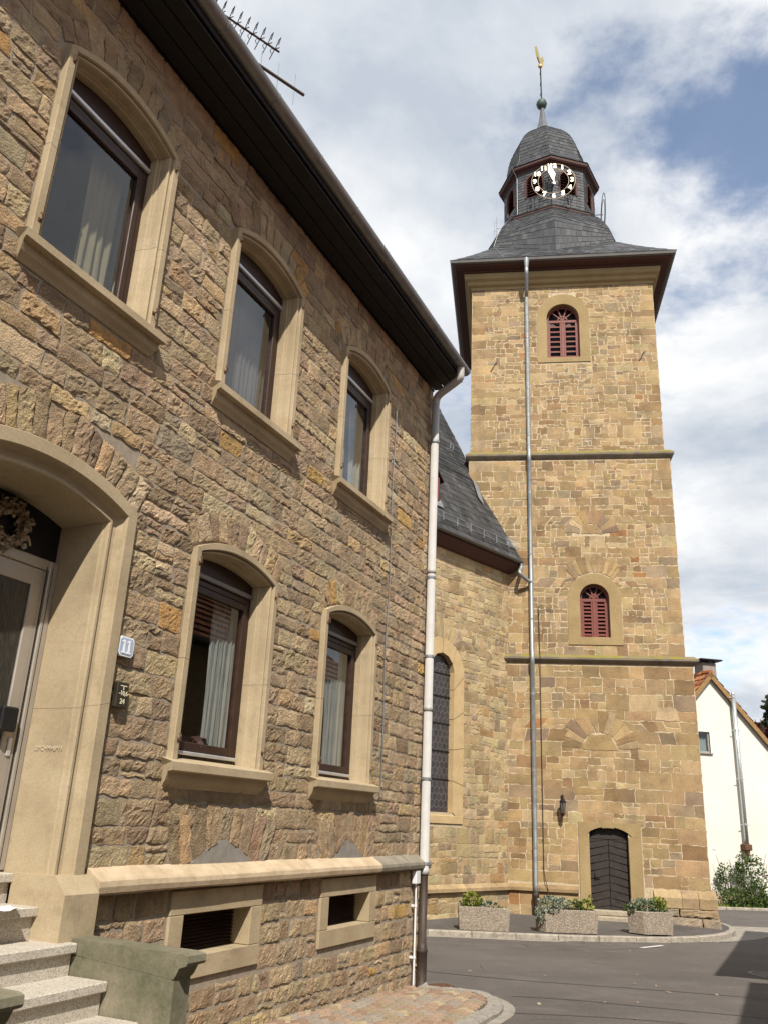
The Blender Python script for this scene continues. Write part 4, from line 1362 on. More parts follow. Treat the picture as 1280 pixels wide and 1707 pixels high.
def mk_tower(mb, q, i):
    r = random.Random(i * 5 + 3)
    mb.cur = vary(r, tpal)
    w = abs(q[1][0] - q[0][0]); h = abs(q[2][1] - q[1][1])
    stone(mb, q, tall[i][1], r.uniform(.002, .006), r.uniform(.003, .007), .005 if w * h > .08 else .008, r, i * .31, 6 if w < .5 else 8, 5, 7.0, .004, .035, .004, .008)
build_stones([q for q, y in tall], mk_tower, TST, twall, 'stone', 300, TM)
# the two flanks, coarser
for side in (0, 1):
    m = MB(); r = random.Random(31 + side); k = 0
    for (l, rr, f), a, b in ((S1, -.6, Z1 - .12), (S2, Z1 + .14, Z2 - .12), (S3, Z2 + .14, 19.2)):
        tmp = MB()
        for q in lay(f, TD, a, b, (.28, .42), (.35, .75), [], r, .012, .02, .2, .3, (.8, .5), seed=9 + side):
            tmp.cur = vary(r, tpal); stone(tmp, q, 0, .01, .004, .009, r, k * .3, 4, 4, 5, .02, .014, .012); k += 1
        if side: vs_ = [(rr - y, x, z) for (x, y, z) in tmp.v]; fs = tmp.f
        else: vs_ = [(l + y, f + TD - x, z) for (x, y, z) in tmp.v]; fs = tmp.f
        b0 = len(m.v); m.v += vs_; m.c += tmp.c; m.f += [tuple(i + b0 for i in ff) for ff in fs]
    tag(m.build('flank_masonry', TST, twall, smooth=True, colors=True), kind='stuff')
# sloping base course right of the door, rough blocks below
base = [(-1.42, -1.16, .0, .1), (-1.15, -.62, .14, .50), (-.615, -.22, .16, .50), (-.215, .19, .17, .50)]
for i, (a, b, pr, zt) in enumerate(((-1.40, -.72, .16, .50), (-.71, -.30, .15, .50), (-.29, .16, .17, .50))):
    m = MB(); m.cur = vary(rt, tpal)
    m.prism([(a, .03, zt), (a, -pr, zt - .22), (a, -pr, zt - .46), (a, .03, zt - .46)], (b - a, 0, 0)); m.build('base_course_stone', TST, TOWER, fix=True, colors=True)
for i, (a, b, c, d) in enumerate(((-1.42, -.80, -.16, .035), (-1.10, -.25, -.50, -.165), (-.79, .17, -.16, .035), (-.24, .21, -.50, -.165), (-1.42, -1.11, -.5, -.165))):
    m = MB(); rr = random.Random(i + 60); m.cur = vary(rr, [(1, (.27, .225, .165)), (1, (.32, .25, .15))])
    stone(m, [(a, c), (b, c), (b, d), (a, d)], -.14, .03, .03, .004, rr, i * 2.2, 12, 8, 5, .006, .025, .17)
    m.build('base_stone', TST, TOWER, smooth=False, colors=True)
for i, (a, b) in enumerate(((-6.44, -5.3), (-5.29, -4.35), (-4.34, -3.32))):
    m = MB(); m.cur = vary(rt, tpal)
    m.prism([(a, .03, .46), (a, -.08, .33), (a, -.08, .255), (a, .03, .255)], (b - a, 0, 0)); m.build('base_course_stone', TST, TOWER, fix=True, colors=True)
# string courses
def cornice(z, l, r, f, pr, h, name='string_course', depth=TD):
    prof = [(0.03, z + h * .5), (-.02, z + h * .48), (-pr, z + h * .12), (-pr, z - h * .08), (-pr * .8, z - h * .2), (-pr * .35, z - h * .42), (-.02, z - h * .5), (.03, z - h * .5)]
    rings = []
    for (cx_, cy_, sx, sy) in ((l, depth, -1, 0), (l, f, -1, -1), (r, f, 1, -1), (r, depth, 1, 0)):
        rings.append([(cx_ - (y) * sx, cy_ - (y if False else -y) * (-sy) if sy else cy_, zz) if False else (cx_ + sx * (-y), cy_ + sy * (-y), zz) for (y, zz) in prof])
    q = MB(); q.sweep(rings)
    return q.build(name, CORN, TOWER, fix=True)
cornice(6.46, S2[0] - .06, S1[1] + .02, S1[2], .13, .26)
cornice(12.92, S3[0] - .04, S2[1] + .0, S2[2], .12, .28)
# eaves cornice of sandstone, wooden box eaves, gutter
def ring_band(prof, l, r, f, bk, mat, name, parent, closed=True):
    rings = []
    for (cx_, cy_, sx, sy) in ((l, f, -1, -1), (r, f, 1, -1), (r, bk, 1, 1), (l, bk, -1, 1), (l, f, -1, -1)):
        rings.append([(cx_ + sx * o, cy_ + sy * o, z) for (o, z) in prof])
    q = MB(); q.sweep(rings); return q.build(name, mat, parent, fix=True)
L3, R3, F3 = S3
B3 = F3 + (R3 - L3)
ring_band([(-.03, 19.2), (.03, 19.2), (.04, 19.30), (.13, 19.34), (.15, 19.40), (.15, 19.46), (.24, 19.52), (.26, 19.62), (.26, 19.72), (-.03, 19.72)], L3, R3, F3, B3, TRIM_T, 'eaves_cornice', TOWER)
ring_band([(.20, 19.72), (.30, 19.74), (.30, 19.80), (.56, 19.82), (.60, 19.86), (.60, 19.98), (.2, 19.98)], L3, R3, F3, B3, REDDARK, 'box_eaves', TOWER)
ring_band([(.60, 19.87), (.63, 19.86), (.70, 19.89), (.72, 19.97), (.735, 19.985), (.72, 19.995), (.60, 19.97)], L3, R3, F3, B3, TGUT, 'gutter', TOWER)

# slate cap
CXT, CYT = (L3 + R3) / 2 - .14, (F3 + B3) / 2 - .05
def octp(R, z, k, dx=0.0): 
    a = k * math.pi / 4
    return Vector((CXT + dx + R * math.sin(a), CYT - R * math.cos(a), z))
spal = [(5, (.058, .060, .064)), (3, (.075, .076, .08)), (2, (.044, .046, .05)), (1, (.095, .094, .095))]
def slate_patch(mb, Lf, Rf, rows, w, rng, lift=.016, curve=None):
    """rows of slates between two edge curves Lf(t), Rf(t), t=0 at the bottom"""
    for j in range(rows):
        t0, t1 = j / rows, (j + 1.25) / rows
        t1 = min(t1, 1)
        a, b, c, d = Lf(t0), Rf(t0), Rf(t1), Lf(t1)
        n = max(1, int(round((b - a).length / w)))
        nrm = (b - a).cross(d - a)
        if nrm.length < 1e-9: nrm = (b - a).cross(c - b)
        if nrm.length < 1e-9: continue
        nrm.normalize()
        off = .5 * (j % 2)
        for i in range(n + 1):
            s0, s1 = max(0, (i - off) / n), min(1, (i + 1 - off) / n)
            if s1 - s0 < .02 / max(1, n): continue
            mb.cur = vary(rng, spal)
            p0, p1, p2, p3 = a.lerp(b, s0), a.lerp(b, s1), d.lerp(c, s1), d.lerp(c, s0)
            g = (p1 - p0) * .03; dz = nrm * (lift * rng.uniform(.7, 1.3))
            dr = (p3 - p0) * rng.uniform(-.02, .05)
            mb.add([p0 + g + dz + dr, p1 - g + dz + dr * .5, p2 - g * .5 + nrm * .002, p3 + g * .5 + nrm * .002, p0 + g - nrm * .004, p1 - g - nrm * .004], [(0, 1, 2, 3), (4, 5, 1, 0)])
def curve_fn(pts):
    ts = [i / (len(pts) - 1) for i in range(len(pts))]
    sm = smooth_line([Vector(p) for p in pts], 6)
    def f(t):
        x = max(0, min(1, t)) * (len(sm) - 1); i = min(int(x), len(sm) - 2); return sm[i].lerp(sm[i + 1], x - i)
    return f
rsl = random.Random(77)
CAP = tag(empty('slate_cap', (0, 0, 0), 0, TOWER), 'dark slate cap with flared skirt, lantern and bell dome')
# skirt from the square eaves to the octagon
E4 = [Vector((L3 - .70, F3 - .70, 19.99)), Vector((R3 + .70, F3 - .70, 19.99)), Vector((R3 + .70, B3 + .70, 19.99)), Vector((L3 - .70, B3 + .70, 19.99))]
bell = [(3.0, None), (2.84, 22.15), (2.62, 22.65), (2.32, 23.08), (1.97, 23.36)]
def skz(k):
    a = k * math.pi / 4; return 19.99 + 1.02 * ((R3 - L3) / 2 + .70 - 3.0 * max(abs(math.sin(a)), abs(math.cos(a))))
m = MB(); base_ = MB()
def under(mb, Lf, Rf, rows, push=-.01):
    o = [[Lf(j / rows), Rf(j / rows)] for j in range(rows + 1)]
    mb.cur = (.05, .05, .055); mb.sweep(o)
for k in range(8):
    # octagon vertex k lies at angle k*45 from the front
    fa = octp(3.0, skz(k), k); fb = octp(3.0, skz(k + 1), k + 1)
    def sq(v):
        d = Vector((v.x - CXT, v.y - CYT, 0)); half = (R3 - L3) / 2 + .70; s = half / max(abs(d.x), abs(d.y)); cx0, cy0 = (L3 + R3) / 2, (F3 + B3) / 2
        return Vector((cx0 + d.x * s, cy0 + d.y * s, 19.99))
    ea, eb = sq(fa), sq(fb)
    fns = (curve_fn([ea, ea.lerp(fa, .5) - Vector((0, 0, .05)), fa]), curve_fn([eb, eb.lerp(fb, .5) - Vector((0, 0, .05)), fb]))
    slate_patch(m, fns[0], fns[1], 6, .22, rsl); under(base_, fns[0], fns[1], 6)
tag(m.build('skirt_slates', SLATE, CAP, colors=True), kind='stuff')
base_.build('skirt', SLATE, CAP, colors=True)
m = MB(); base_ = MB()
for k in range(8):
    fns = [curve_fn([octp(R, skz(kk) if z is None else z, kk) for R, z in bell]) for kk in (k, k + 1)]
    slate_patch(m, fns[0], fns[1], 17, .20, rsl); under(base_, fns[0], fns[1], 12)
tag(m.build('bell_slates', SLATE, CAP, colors=True), kind='stuff')
base_.build('bell_roof', SLATE, CAP, colors=True)
def oct_band(prof, mat, name, parent):
    q = MB(); q.sweep([[octp(R, z, k) for R, z in prof] for k in range(9)]); return q.build(name, mat, parent, fix=True)
oct_band([(1.8, 23.30), (1.97, 23.32), (2.01, 23.37), (2.01, 23.45), (1.95, 23.49), (1.74, 23.60)], REDDARK, 'lower_cornice', CAP)
oct_band([(2.01, 23.452), (2.035, 23.46), (1.76, 23.63)], SLATE, 'cornice_slates', CAP)
# drum: eight facets, each with one arched louvred opening
DR = 1.75; z0d, z1d = 23.6, 25.62
dsl = MB(); dun = MB()
for k in range(8):
    a, b = octp(DR, z0d, k), octp(DR, z0d, k + 1)
    t = (b - a).normalized(); Wd = (b - a).length; nn = t.cross(Vector((0, 0, 1)))
    mid = (a + b) / 2
    A = Arch(0, .34, 24.32, 25.05, 25.34)
    tmp = MB(); sheet(tmp, -Wd / 2, Wd / 2, z0d, z1d, 0, [A])
    MX = Matrix(((t.x, -nn.x, 0, mid.x), (t.y, -nn.y, 0, mid.y), (0, 0, 1, 0), (0, 0, 0, 1)))
    dun.cur = (.06, .062, .066); dun.add([MX @ Vector(v) for v in tmp.v], tmp.f)
    rows = 16
    for j in range(rows):
        za, zb_ = z0d + (z1d - z0d) * j / rows, z0d + (z1d - z0d) * (j + 1.1) / rows
        segs = [(-Wd / 2, Wd / 2)]
        e = A.ex((za + zb_) / 2, .05)
        if e: segs = [(-Wd / 2, e[0]), (e[1], Wd / 2)]
        for (s0, s1) in segs:
            n = max(1, int(round((s1 - s0) / .17)))
            for i in range(n):
                x0, x1 = s0 + (s1 - s0) * i / n + .003, s0 + (s1 - s0) * (i + 1) / n - .003
                dsl.cur = vary(rsl, [(1, (.085, .087, .092)), (1, (.105, .106, .11)), (1, (.07, .072, .076))])
                l = .012 * rsl.uniform(.6, 1.4)
                dsl.add([MX @ Vector(v) for v in ((x0, -l - .006, za), (x1, -l - .006, za), (x1, -.004, zb_), (x0, -.004, zb_), (x0, 0, za), (x1, 0, za))], [(0, 1, 2, 3), (4, 5, 1, 0)])
    Lv = tag(empty('louvred_opening', (0, 0, 0), 0, TOWER), None)
    q = MB(); outs = [[MX @ Vector((p[0], y, p[1])) for p in A.shrink(w).outline(10)] for w, y in ((-.04, -.02), (-.04, -.035), (.02, -.035), (.03, .0), (.03, .15))]
    q.sweep(outs); q.build('opening_frame', REDDARK, Lv)
    for i in range(7):
        z = 24.36 + i * .125; e = A.shrink(.03).ex(z + .05, 0)
        if not e: continue
        q = MB(); q.add([MX @ Vector(v) for v in ((e[0], .02, z), (e[1], .02, z), (e[1], .12, z + .10), (e[0], .12, z + .10))], [(0, 1, 2, 3)]); q.build('slat', REDWOOD, Lv)
    q = MB(); q.add([MX @ Vector(v) for v in ((-.4, .18, 24.2), (.4, .18, 24.2), (.4, .18, 25.5), (-.4, .18, 25.5))], [(0, 1, 2, 3)]); q.build('dark_back', BLACKM, Lv)
tag(dsl.build('lantern_slates', SLATE, CAP, colors=True), kind='stuff')
dun.build('lantern_wall', SLATE, CAP, colors=True)
oct_band([(1.74, 25.56), (1.79, 25.58), (1.82, 25.62), (1.92, 25.65), (1.96, 25.70), (1.96, 25.80), (1.85, 25.83)], REDDARK, 'upper_cornice', CAP)
dome = [(1.99, 25.81), (1.78, 25.95), (1.64, 26.3), (1.57, 26.75), (1.46, 27.25), (1.26, 27.75), (.95, 28.2), (.6, 28.52), (.30, 28.76)]
m = MB(); base_ = MB()
for k in range(8):
    fns = [curve_fn([octp(R, z, kk, -.02 * i) for i, (R, z) in enumerate(dome)]) for kk in (k, k + 1)]
    slate_patch(m, fns[0], fns[1], 20, .18, rsl); under(base_, fns[0], fns[1], 16)
tag(m.build('dome_slates', SLATE, CAP, colors=True), kind='stuff')
base_.build('dome', SLATE, CAP, colors=True)
SX = CXT - .19; SY = CYT
m = MB(); m.c = []
m.lathe([(.36, 28.68), (.25, 28.95), (.14, 29.4), (.07, 30.05)], SX + .02, SY, 8); m.build('spire_cone', mat_plain('lead_sheet', (.12, .125, .13), .5, .3, .25, 5), CAP, smooth=False)
m = MB(); m.lathe([(0.001, 30.02), (.10, 30.05), (.19, 30.15), (.225, 30.28), (.19, 30.41), (.10, 30.5), (.001, 30.52)], SX, SY, 20); m.build('ball', COPPER, CAP, smooth=True)
m = MB(); m.tube([(SX, SY, 30.5), (SX - .01, SY, 32.3)], .028, 8)
for z in (30.75, 31.3, 31.9): m.tube([(SX - .045, SY, z), (SX - .03, SY - .02, z + .12), (SX + .02, SY, z + .2)], .014, 5)
m.build('rod', BLACKM, CAP)
# weathercock, seen end-on: body, breast, neck, comb, sickle tail
m = MB()
wc = Matrix.Translation((SX - .02, SY, 32.5)) @ Matrix.Rotation(math.radians(62), 4, 'Z')
m.lathe([(.001, -.14), (.09, -.08), (.10, 0), (.05, .07), (.001, .09)], 0, 0, 12)
m.v = [tuple(wc @ Vector((v[0], v[1], v[2] - .1))) for v in m.v]
sil = [(-.12, .0), (.10, .02), (.22, .10), (.24, .28), (.30, .42), (.34, .46), (.27, .52), (.22, .60), (.16, .54), (.10, .38), (-.02, .28), (-.14, .34), (-.22, .52), (-.38, .66), (-.46, .54), (-.40, .36), (-.28, .14)]
m.prism([wc @ Vector((x, -.03, z)) for x, z in sil], wc.to_3x3() @ Vector((0, .06, 0)))
m.build('weathercock', GOLD, CAP, fix=True)
# clock: open iron rings with gilded numerals and hands across the front edge of the lantern
CL = tag(empty('clock', (CXT + .06, CYT - 2.02, 24.52), 0, TOWER), 'open ring clock face with gilded numerals and hands')
def ring(R, r, nm):
    q = MB(); pts = [(R * math.sin(t), 0, R * math.cos(t)) for t in [2 * math.pi * i / 40 for i in range(41)]]
    q.tube(pts, r, 6, False); q.build(nm, IRONG, CL, smooth=True)
IRONG = mat_plain('pale_ring', (.34, .28, .19), .4, .3)
ring(.80, .012, 'outer_ring'); ring(.565, .012, 'inner_ring')
for k in range(1, 13):
    a = math.radians(30 * k)
    text_mesh(str(k), .26, .008, GOLDW, 'numeral', CL, Matrix.Translation((.685 * math.sin(a), -.02, .685 * math.cos(a))) @ FACE, .011)
def hand(ang, L, w, tail, nm, y):
    q = MB(); R = Matrix.Rotation(ang, 4, 'Y')
    pts = [(-w * .35, y, -tail), (w * .35, y, -tail), (w * .25, y, 0), (w, y, L * .55), (0, y, L), (-w, y, L * .55), (-w * .25, y, 0)]
    q.prism([R @ Vector(p) for p in pts], (0, .012, 0)); q.build(nm, GOLDW, CL, fix=True)
hand(math.radians(-13), .82, .085, .18, 'minute_hand', -.06); hand(math.radians(-3), .56, .09, .12, 'hour_hand', -.04)
m = MB(); m.tube([(0, -.07, 0), (0, .3, 0)], .03, 8); m.tube([(0, .02, 0), (0, .02, -.8)], .014, 6)
for s in (-1, 1):
    m.tube([(s * .8, 0, 0), (s * .82, .45, 0)], .012, 6); m.tube([(s * .5, 0, -.62), (s * .5, .4, -.62)], .012, 6)
    c = [(s * (.52 + .16 * math.cos(t) * (1 - t / 12)), .02, -.72 + .14 * math.sin(t) * (1 - t / 12)) for t in [i * .45 for i in range(18)]]
    m.tube(c, .012, 5); m.tube([(s * .2, .02, -.80), (s * .4, .02, -.88), (s * .62, .02, -.84)], .012, 5)
m.build('bracket', BLACKM, CL)
# second clock face edge-on at the right, small aerial at the left
m = MB()
q0 = octp(1.95, 24.5, 2) + Vector((.12, 0, 0))
m.tube([(q0.x, q0.y + .8 * math.sin(t), q0.z + .8 * math.cos(t)) for t in [2 * math.pi * i / 32 for i in range(33)]], .014, 6, False)
m.tube([(q0.x, q0.y + .56 * math.sin(t), q0.z + .56 * math.cos(t)) for t in [2 * math.pi * i / 32 for i in range(33)]], .012, 6, False)
m.tube([(q0.x, q0.y, q0.z), (q0.x - .3, q0.y, q0.z)], .02, 6); m.tube([(q0.x, q0.y, q0.z - .8), (q0.x - .3, q0.y, q0.z - .8)], .014, 6)
m.build('side_clock_face', BLACKM, TOWER)
m = MB()
q0 = octp(1.85, 24.1, 6)
m.tube([q0, q0 + Vector((-.22, 0, 0))], .012, 5); m.tube([q0 + Vector((-.22, 0, -.3)), q0 + Vector((-.22, 0, .55))], .010, 5); m.tube([q0 + Vector((-.30, 0, -.3)), q0 + Vector((-.30, 0, .35))], .007, 5); m.tube([q0 + Vector((-.36, 0, -.1)), q0 + Vector((-.18, 0, -.1))], .007, 5)
m.build('small_aerial', ZINC, TOWER)
# lightning conductor down the cap hip
m = MB(); pts = [octp(R + .03, skz(7) if z is None else z, 7) for R, z in reversed(bell)]
pts = [octp(R + .03, z, 7) for R, z in dome[:4][::-1]] + [octp(2.09, 25.8, 7), octp(1.79, 25.4, 7), octp(1.79, 23.7, 7), octp(2.1, 23.48, 7)] + pts + [Vector((-5.2, F3 - .72, 20.02))]
m.tube(pts, .007, 5); m.build('lightning_wire', ZINC, TOWER)

# sound windows with red louvres
def sound_window(A, O, y, label, zslat0, slatn, two_dark):
    W_ = tag(empty('louvred_window', (0, 0, 0), 0, TOWER), label)
    q = MB(); outs = [[(p[0], yy, p[1]) for p in o.outline(16)] for o, yy in ((O, y + .03), (O, y - .025), (A, y - .025), (A, y + .35))]
    q.sweep(outs); q.build('surround', TRIM_T, W_)
    q = MB(); q.bbox(O.cx - O.a, O.cx + O.a, y - .03, y + .35, O.zb, A.zb - .0, .01); q.build('sill', TRIM_T, W_)
    q = MB(); I = A.shrink(.0)
    q.sweep([[(p[0], yy, p[1]) for p in A.shrink(w, 0).outline(16)] for w, yy in ((0, y + .16), (.07, y + .16), (.07, y + .24))])
    zt = A.zs + .02
    q.bbox(A.cx - A.a + .07, A.cx + A.a - .07, y + .155, y + .24, zt - .10, zt, .008); q.bbox(A.cx - .045, A.cx + .045, y + .15, y + .23, A.zb, zt - .10, .008)
    q.bbox(A.cx - A.a + .07, A.cx + A.a - .07, y + .156, y + .23, A.zb, A.zb + .06, .005)
    for s in (-1, 1):
        q.bbox(A.cx + s * .045 + (0 if s > 0 else -.05), A.cx + s * .045 + (.05 if s > 0 else 0), y + .165, y + .235, A.zb + .06, zt - .1, .004)
        q.bbox(A.cx + s * (A.a - .07) - (.05 if s > 0 else 0), A.cx + s * (A.a - .07) + (0 if s > 0 else .05), y + .165, y + .235, A.zb + .06, zt - .1, .004)
    q.build('frame', REDWOOD, W_)
    q = MB(); r = A.a - .06
    for t in (-.9, -.32, .32, .9):
        q.tube([(A.cx, y + .19, zt), (A.cx + r * math.sin(t), y + .19, zt + (A.za - zt - .05) * math.cos(t * .9))], .028, 6)
    q.tube([(A.cx + r * .32 * math.sin(t), y + .19, zt + .32 * (A.za - zt) * math.cos(t)) for t in (-1.5, -.9, -.3, .3, .9, 1.5)], .03, 6)
    q.build('tracery', REDWOOD, W_)
    H_ = zt - .10 - A.zb - .08
    for s in (-1, 1):
        x0, x1 = sorted((A.cx + s * .095, A.cx + s * (A.a - .12)))
        for i in range(slatn):
            z = A.zb + .08 + H_ * (i + .1) / slatn
            q = MB(); dy = .07 if slatn > 8 else .05; kr = .5 if slatn > 8 else .3
            q.add([(x0, y + .17, z), (x1, y + .17, z), (x1, y + .17 + dy, z + H_ / slatn * kr), (x0, y + .17 + dy, z + H_ / slatn * kr), (x0, y + .17, z + .025), (x1, y + .17, z + .025), (x1, y + .17 + dy, z + .025 + H_ / slatn * kr), (x0, y + .17 + dy, z + .025 + H_ / slatn * kr)],
                  [(0, 3, 2, 1), (4, 5, 6, 7), (0, 1, 5, 4), (2, 3, 7, 6), (1, 2, 6, 5), (3, 0, 4, 7)])
            q.build('slat', REDWOOD, W_)
    q = MB(); q.poly((A.cx - A.a, y + .36, A.zb), (A.cx + A.a, y + .36, A.zb), (A.cx + A.a, y + .36, A.za), (A.cx - A.a, y + .36, A.za)); q.build('dark_back', BLACKM, W_)
sound_window(whigh, sh3[0], S3[2], 'red louvred belfry window high under the eaves', 0, 7, True)
sound_window(wlow, sh2[0], S2[2], 'red louvred window low in the middle stage', 0, 9, False)

# tower door
TDR = tag(empty('tower_door', (0, 0, 0), 0, TOWER), 'dark brown plank door with boards laid in chevrons')
q = MB()
O_ = [(-3.28, y, z) for y, z in ((0, 0),)]
for (a, b, c, d) in ((-3.28, -3.0, -.42, 2.04), (-1.98, -1.64, -.42, 2.04)):
    q = MB(); q.bbox(a, b, -.03, .3, c, 1.70, .008); q.build('jamb_stone', TRIM_T, TDR)
for k, (a, b) in enumerate(((-3.28, -2.66), (-2.655, -2.34), (-2.335, -1.64))):
    q = MB(); low = [(x, tdoor.zc + math.sqrt(max(0, tdoor.R ** 2 - (x - tdoor.cx) ** 2))) for x in [a + (b - a) * i / 6 for i in range(7)]]
    low = [(x, (z if abs(x - tdoor.cx) < .51 else 1.70)) for x, z in low]
    if k == 1: low = [(x, z - .03) for x, z in low]
    pts = [(x, -.03, z) for x, z in low] + [(b, -.03, 2.04 + (.03 if k == 1 else 0)), (a, -.03, 2.04 + (.03 if k == 1 else 0))]
    q.prism(pts, (0, .33, 0)); q.build('lintel_stone', TRIM_T, TDR, fix=True)
q = MB(); q.poly((-3.0, .20, -.12), (-1.98, .20, -.12), (-1.98, .20, 1.96), (-3.0, .20, 1.96)); q.build('door_back', BLACKM, TDR)
nb = 10; hb = .185
for i in range(nb + 3):
    zb_ = -.32 + i * hb
    for s in (-1, 1):
        x0, x1 = (-3.0, -2.49) if s < 0 else (-2.49, -1.98)
        rise = .13
        def zz(x): return zb_ + rise * (1 - abs(x + 2.49) / .51)
        lo, hi = -.105, 1.62
        c0, c1 = (x0 + .003, x1 - .003)
        P = [(c0, max(lo, min(hi, zz(c0) + .005))), (c1, max(lo, min(hi, zz(c1) + .005))), (c1, max(lo, min(hi, zz(c1) + hb - .005))), (c0, max(lo, min(hi, zz(c0) + hb - .005)))]
        if P[2][1] - P[1][1] < .01 and P[3][1] - P[0][1] < .01: continue
        q = MB(); top = [(x, .155, z) for x, z in P]
        mx, mz = sum(p[0] for p in P) / 4, sum(p[1] for p in P) / 4
        fr = [(x + (mx - x) * .02, .135, z + (mz - z) * .12) for x, z in P]
        q.sweep([[(x, .19, z) for x, z in P], top, fr], closed=True); q.add(fr, [(0, 1, 2, 3)]); q.build('plank', DOORW, TDR, fix=True)
q = MB(); q.prism([(-2.998, .13, 1.63), (-1.982, .13, 1.63)] + [(tdoor.cx + tdoor.R * math.sin(t), .13, tdoor.zc + tdoor.R * math.cos(t)) for t in (.27, .13, 0, -.13, -.27)], (0, .05, 0)); q.build('head_board', DOORW, TDR, fix=True)
q = MB(); q.tube([(-2.88, .13, .68), (-2.88, .07, .68), (-2.74, .07, .69)], .014, 7); q.box(-2.90, -2.86, .12, .134, .58, .76); q.build('handle', BLACKM, TDR)
q = MB(); q.bbox(-3.0, -1.98, -.14, .16, -.24, -.112, .02); q.build('threshold', mat_mortar('worn_step', (.36, .31, .23), (.24, .2, .15), 8), TDR)
q = MB(); q.bbox(-3.1, -1.88, -.36, -.02, -.40, -.241, .02); q.build('door_step', bpy.data.materials['worn_step'], TDR)

# downpipe on the tower with zinc lengths and iron foot, lightning cable beside it
TP = tag(empty('tower_downpipe', (0, 0, 0), 0, TOWER), 'long zinc downpipe running down the tower front')
px_ = -4.44; r_p = .062
m = MB(); m.lathe([(.10, 19.95), (.085, 19.75), (.062, 19.6)], px_, F3 - .66, 10); m.tube([(px_, F3 - .66, 19.62), (px_, F3 - .6, 19.4), (px_, F3 - .2, 19.02), (px_, F3 - .09, 18.8)], r_p, 10); m.build('swan_neck', ZINC, TP, smooth=True)
path = [(F3 - .09, 18.82), (F3 - .09, 13.15), (S2[2] - .21, 12.98), (S2[2] - .21, 12.7), (S2[2] - .10, 12.5), (S2[2] - .10, 6.75), (S1[2] - .22, 6.56), (S1[2] - .22, 6.3), (-.10, 6.1), (-.10, .62), (-.17, .42), (-.17, .18)]
pts = [(px_, y, z) for y, z in path]
m = MB(); m.tube(pts, r_p, 12); m.build('fall_pipe', ZINC, TP, smooth=True)
for z in (17.2, 15.3, 13.6, 11.6, 9.6, 7.6, 5.4, 3.3, 1.3):
    y = F3 - .09 if z > 13 else (S2[2] - .10 if z > 6.6 else -.10)
    m = MB(); m.tube([(px_, y, z), (px_, y, z + .05)], r_p + .006, 12); m.tube([(px_, y, z + .02), (px_, y + .12, z + .02)], .01, 6); m.build('pipe_clamp', ZINC, TP)
m = MB(); m.lathe([(.07, .22), (.085, .20), (.085, .12), (.072, .10), (.072, -.45)], px_, -.17, 12); m.build('iron_foot', IRON, TP, smooth=True)
m = MB(); cx_ = px_ + .22
pts = [(cx_ - .02, S2[2] - .05, 8.0), (cx_, S2[2] - .05, 6.7), (cx_, -.16, 6.5), (cx_, -.06, 6.2), (cx_, -.05, .8), (cx_ + .02, -.07, .6), (cx_ + .12, -.14, .2), (cx_ + .14, -.14, -.3)]
m.tube(pts, .010, 5)
for z in (7.8, 7.2, 5.5, 4.2, 2.9, 1.6, .9): m.tube([(cx_, (S2[2] if z > 6.5 else 0), z), (cx_, (S2[2] if z > 6.5 else 0) - .09, z)], .014, 5)
m.build('lightning_cable', IRON, TP)

# iron wall anchors
for (x, z) in ((-5.55, 16.2), (-.75, 16.45)):
    q = MB(); q.tube([(x - .10, S3[2] - .02, z - .18), (x - .02, S3[2] - .03, z - .05), (x + .02, S3[2] - .03, z + .06), (x + .10, S3[2] - .02, z + .16)], .014, 6); q.build('wall_anchor', IRON, TOWER)

# wall lantern beside the tower door
LP = tag(empty('wall_lantern', TM @ Vector((-3.69, -.02, 2.36)), -AT), 'small black wall lantern left of the tower door', 'lamp')
q = MB(); q.bbox(-.04, .04, .0, .03, .05, .34, .008); q.tube([(0, .0, .27), (0, -.1, .36), (0, -.2, .34), (0, -.22, .26)], .014, 7); q.build('bracket', BLACKM, LP)
q = MB(); q.lathe([(.001, .30), (.03, .27), (.10, .18), (.105, .165), (.085, .16)], 0, -.22, 6); q.build('hood', BLACKM, LP)
q = MB(); q.lathe([(.08, .16), (.05, -.12)], 0, -.22, 6); q.build('glass', mat_plain('smoky_glass', (.12, .11, .1), .2), LP)
q = MB()
for k in range(6):
    a = 2 * math.pi * k / 6; q.tube([(.083 * math.sin(a), -.22 - .083 * math.cos(a), .16), (.052 * math.sin(a), -.22 - .052 * math.cos(a), -.12)], .008, 5)
q.lathe([(.055, -.12), (.06, -.14), (.02, -.19), (.001, -.24)], 0, -.22, 6); q.build('cage', BLACKM, LP)
# ------------------------------------------------------------------ polygonal choir between house and tower
CH = tag(empty('church_choir', K_N, NRZ), 'sandstone choir of the church with tall arched leaded window and steep slate roof', 'church')
NL = -11.0
nwin = Arch(-2.98, .505, 2.10, 5.62, 6.125)
nout = Arch(-2.98, .93, 1.84, 5.60, 6.53)
m = MB(); sheet(m, NL, .6, -1.2, 9.5, 0, [nwin])
m.poly((NL, .0, -1.2), (NL, .0, 9.5), (NL, 8, 9.5), (NL, 8, -1.2))
nwall = m.build('wall', MORT_T, CH)
rn = random.Random(41)
nsh = [nout]
nf = fan(-2.98, 5.60, .945, 1.42, -1.05, 1.05, 15, rn, .08); nsh.append(Fan(-2.98, 5.6, 1.26, 6.25, 1.08))
nq = lay(-7.5, .25, .42, 9.05, (.20, .40), (.22, .70), nsh, rn, .012, .04, .30, .27, seed=12) + nf
nq += lay(-7.5, .25, -.5, .24, (.22, .3), (.3, .7), [], rn, .012, .02, .1, seed=13)
npal = [(6, (.385, .29, .158)), (5, (.42, .325, .188)), (3, (.33, .24, .128)), (1.5, (.30, .235, .15)), (.7, (.36, .235, .115)), (1, (.275, .20, .125))]
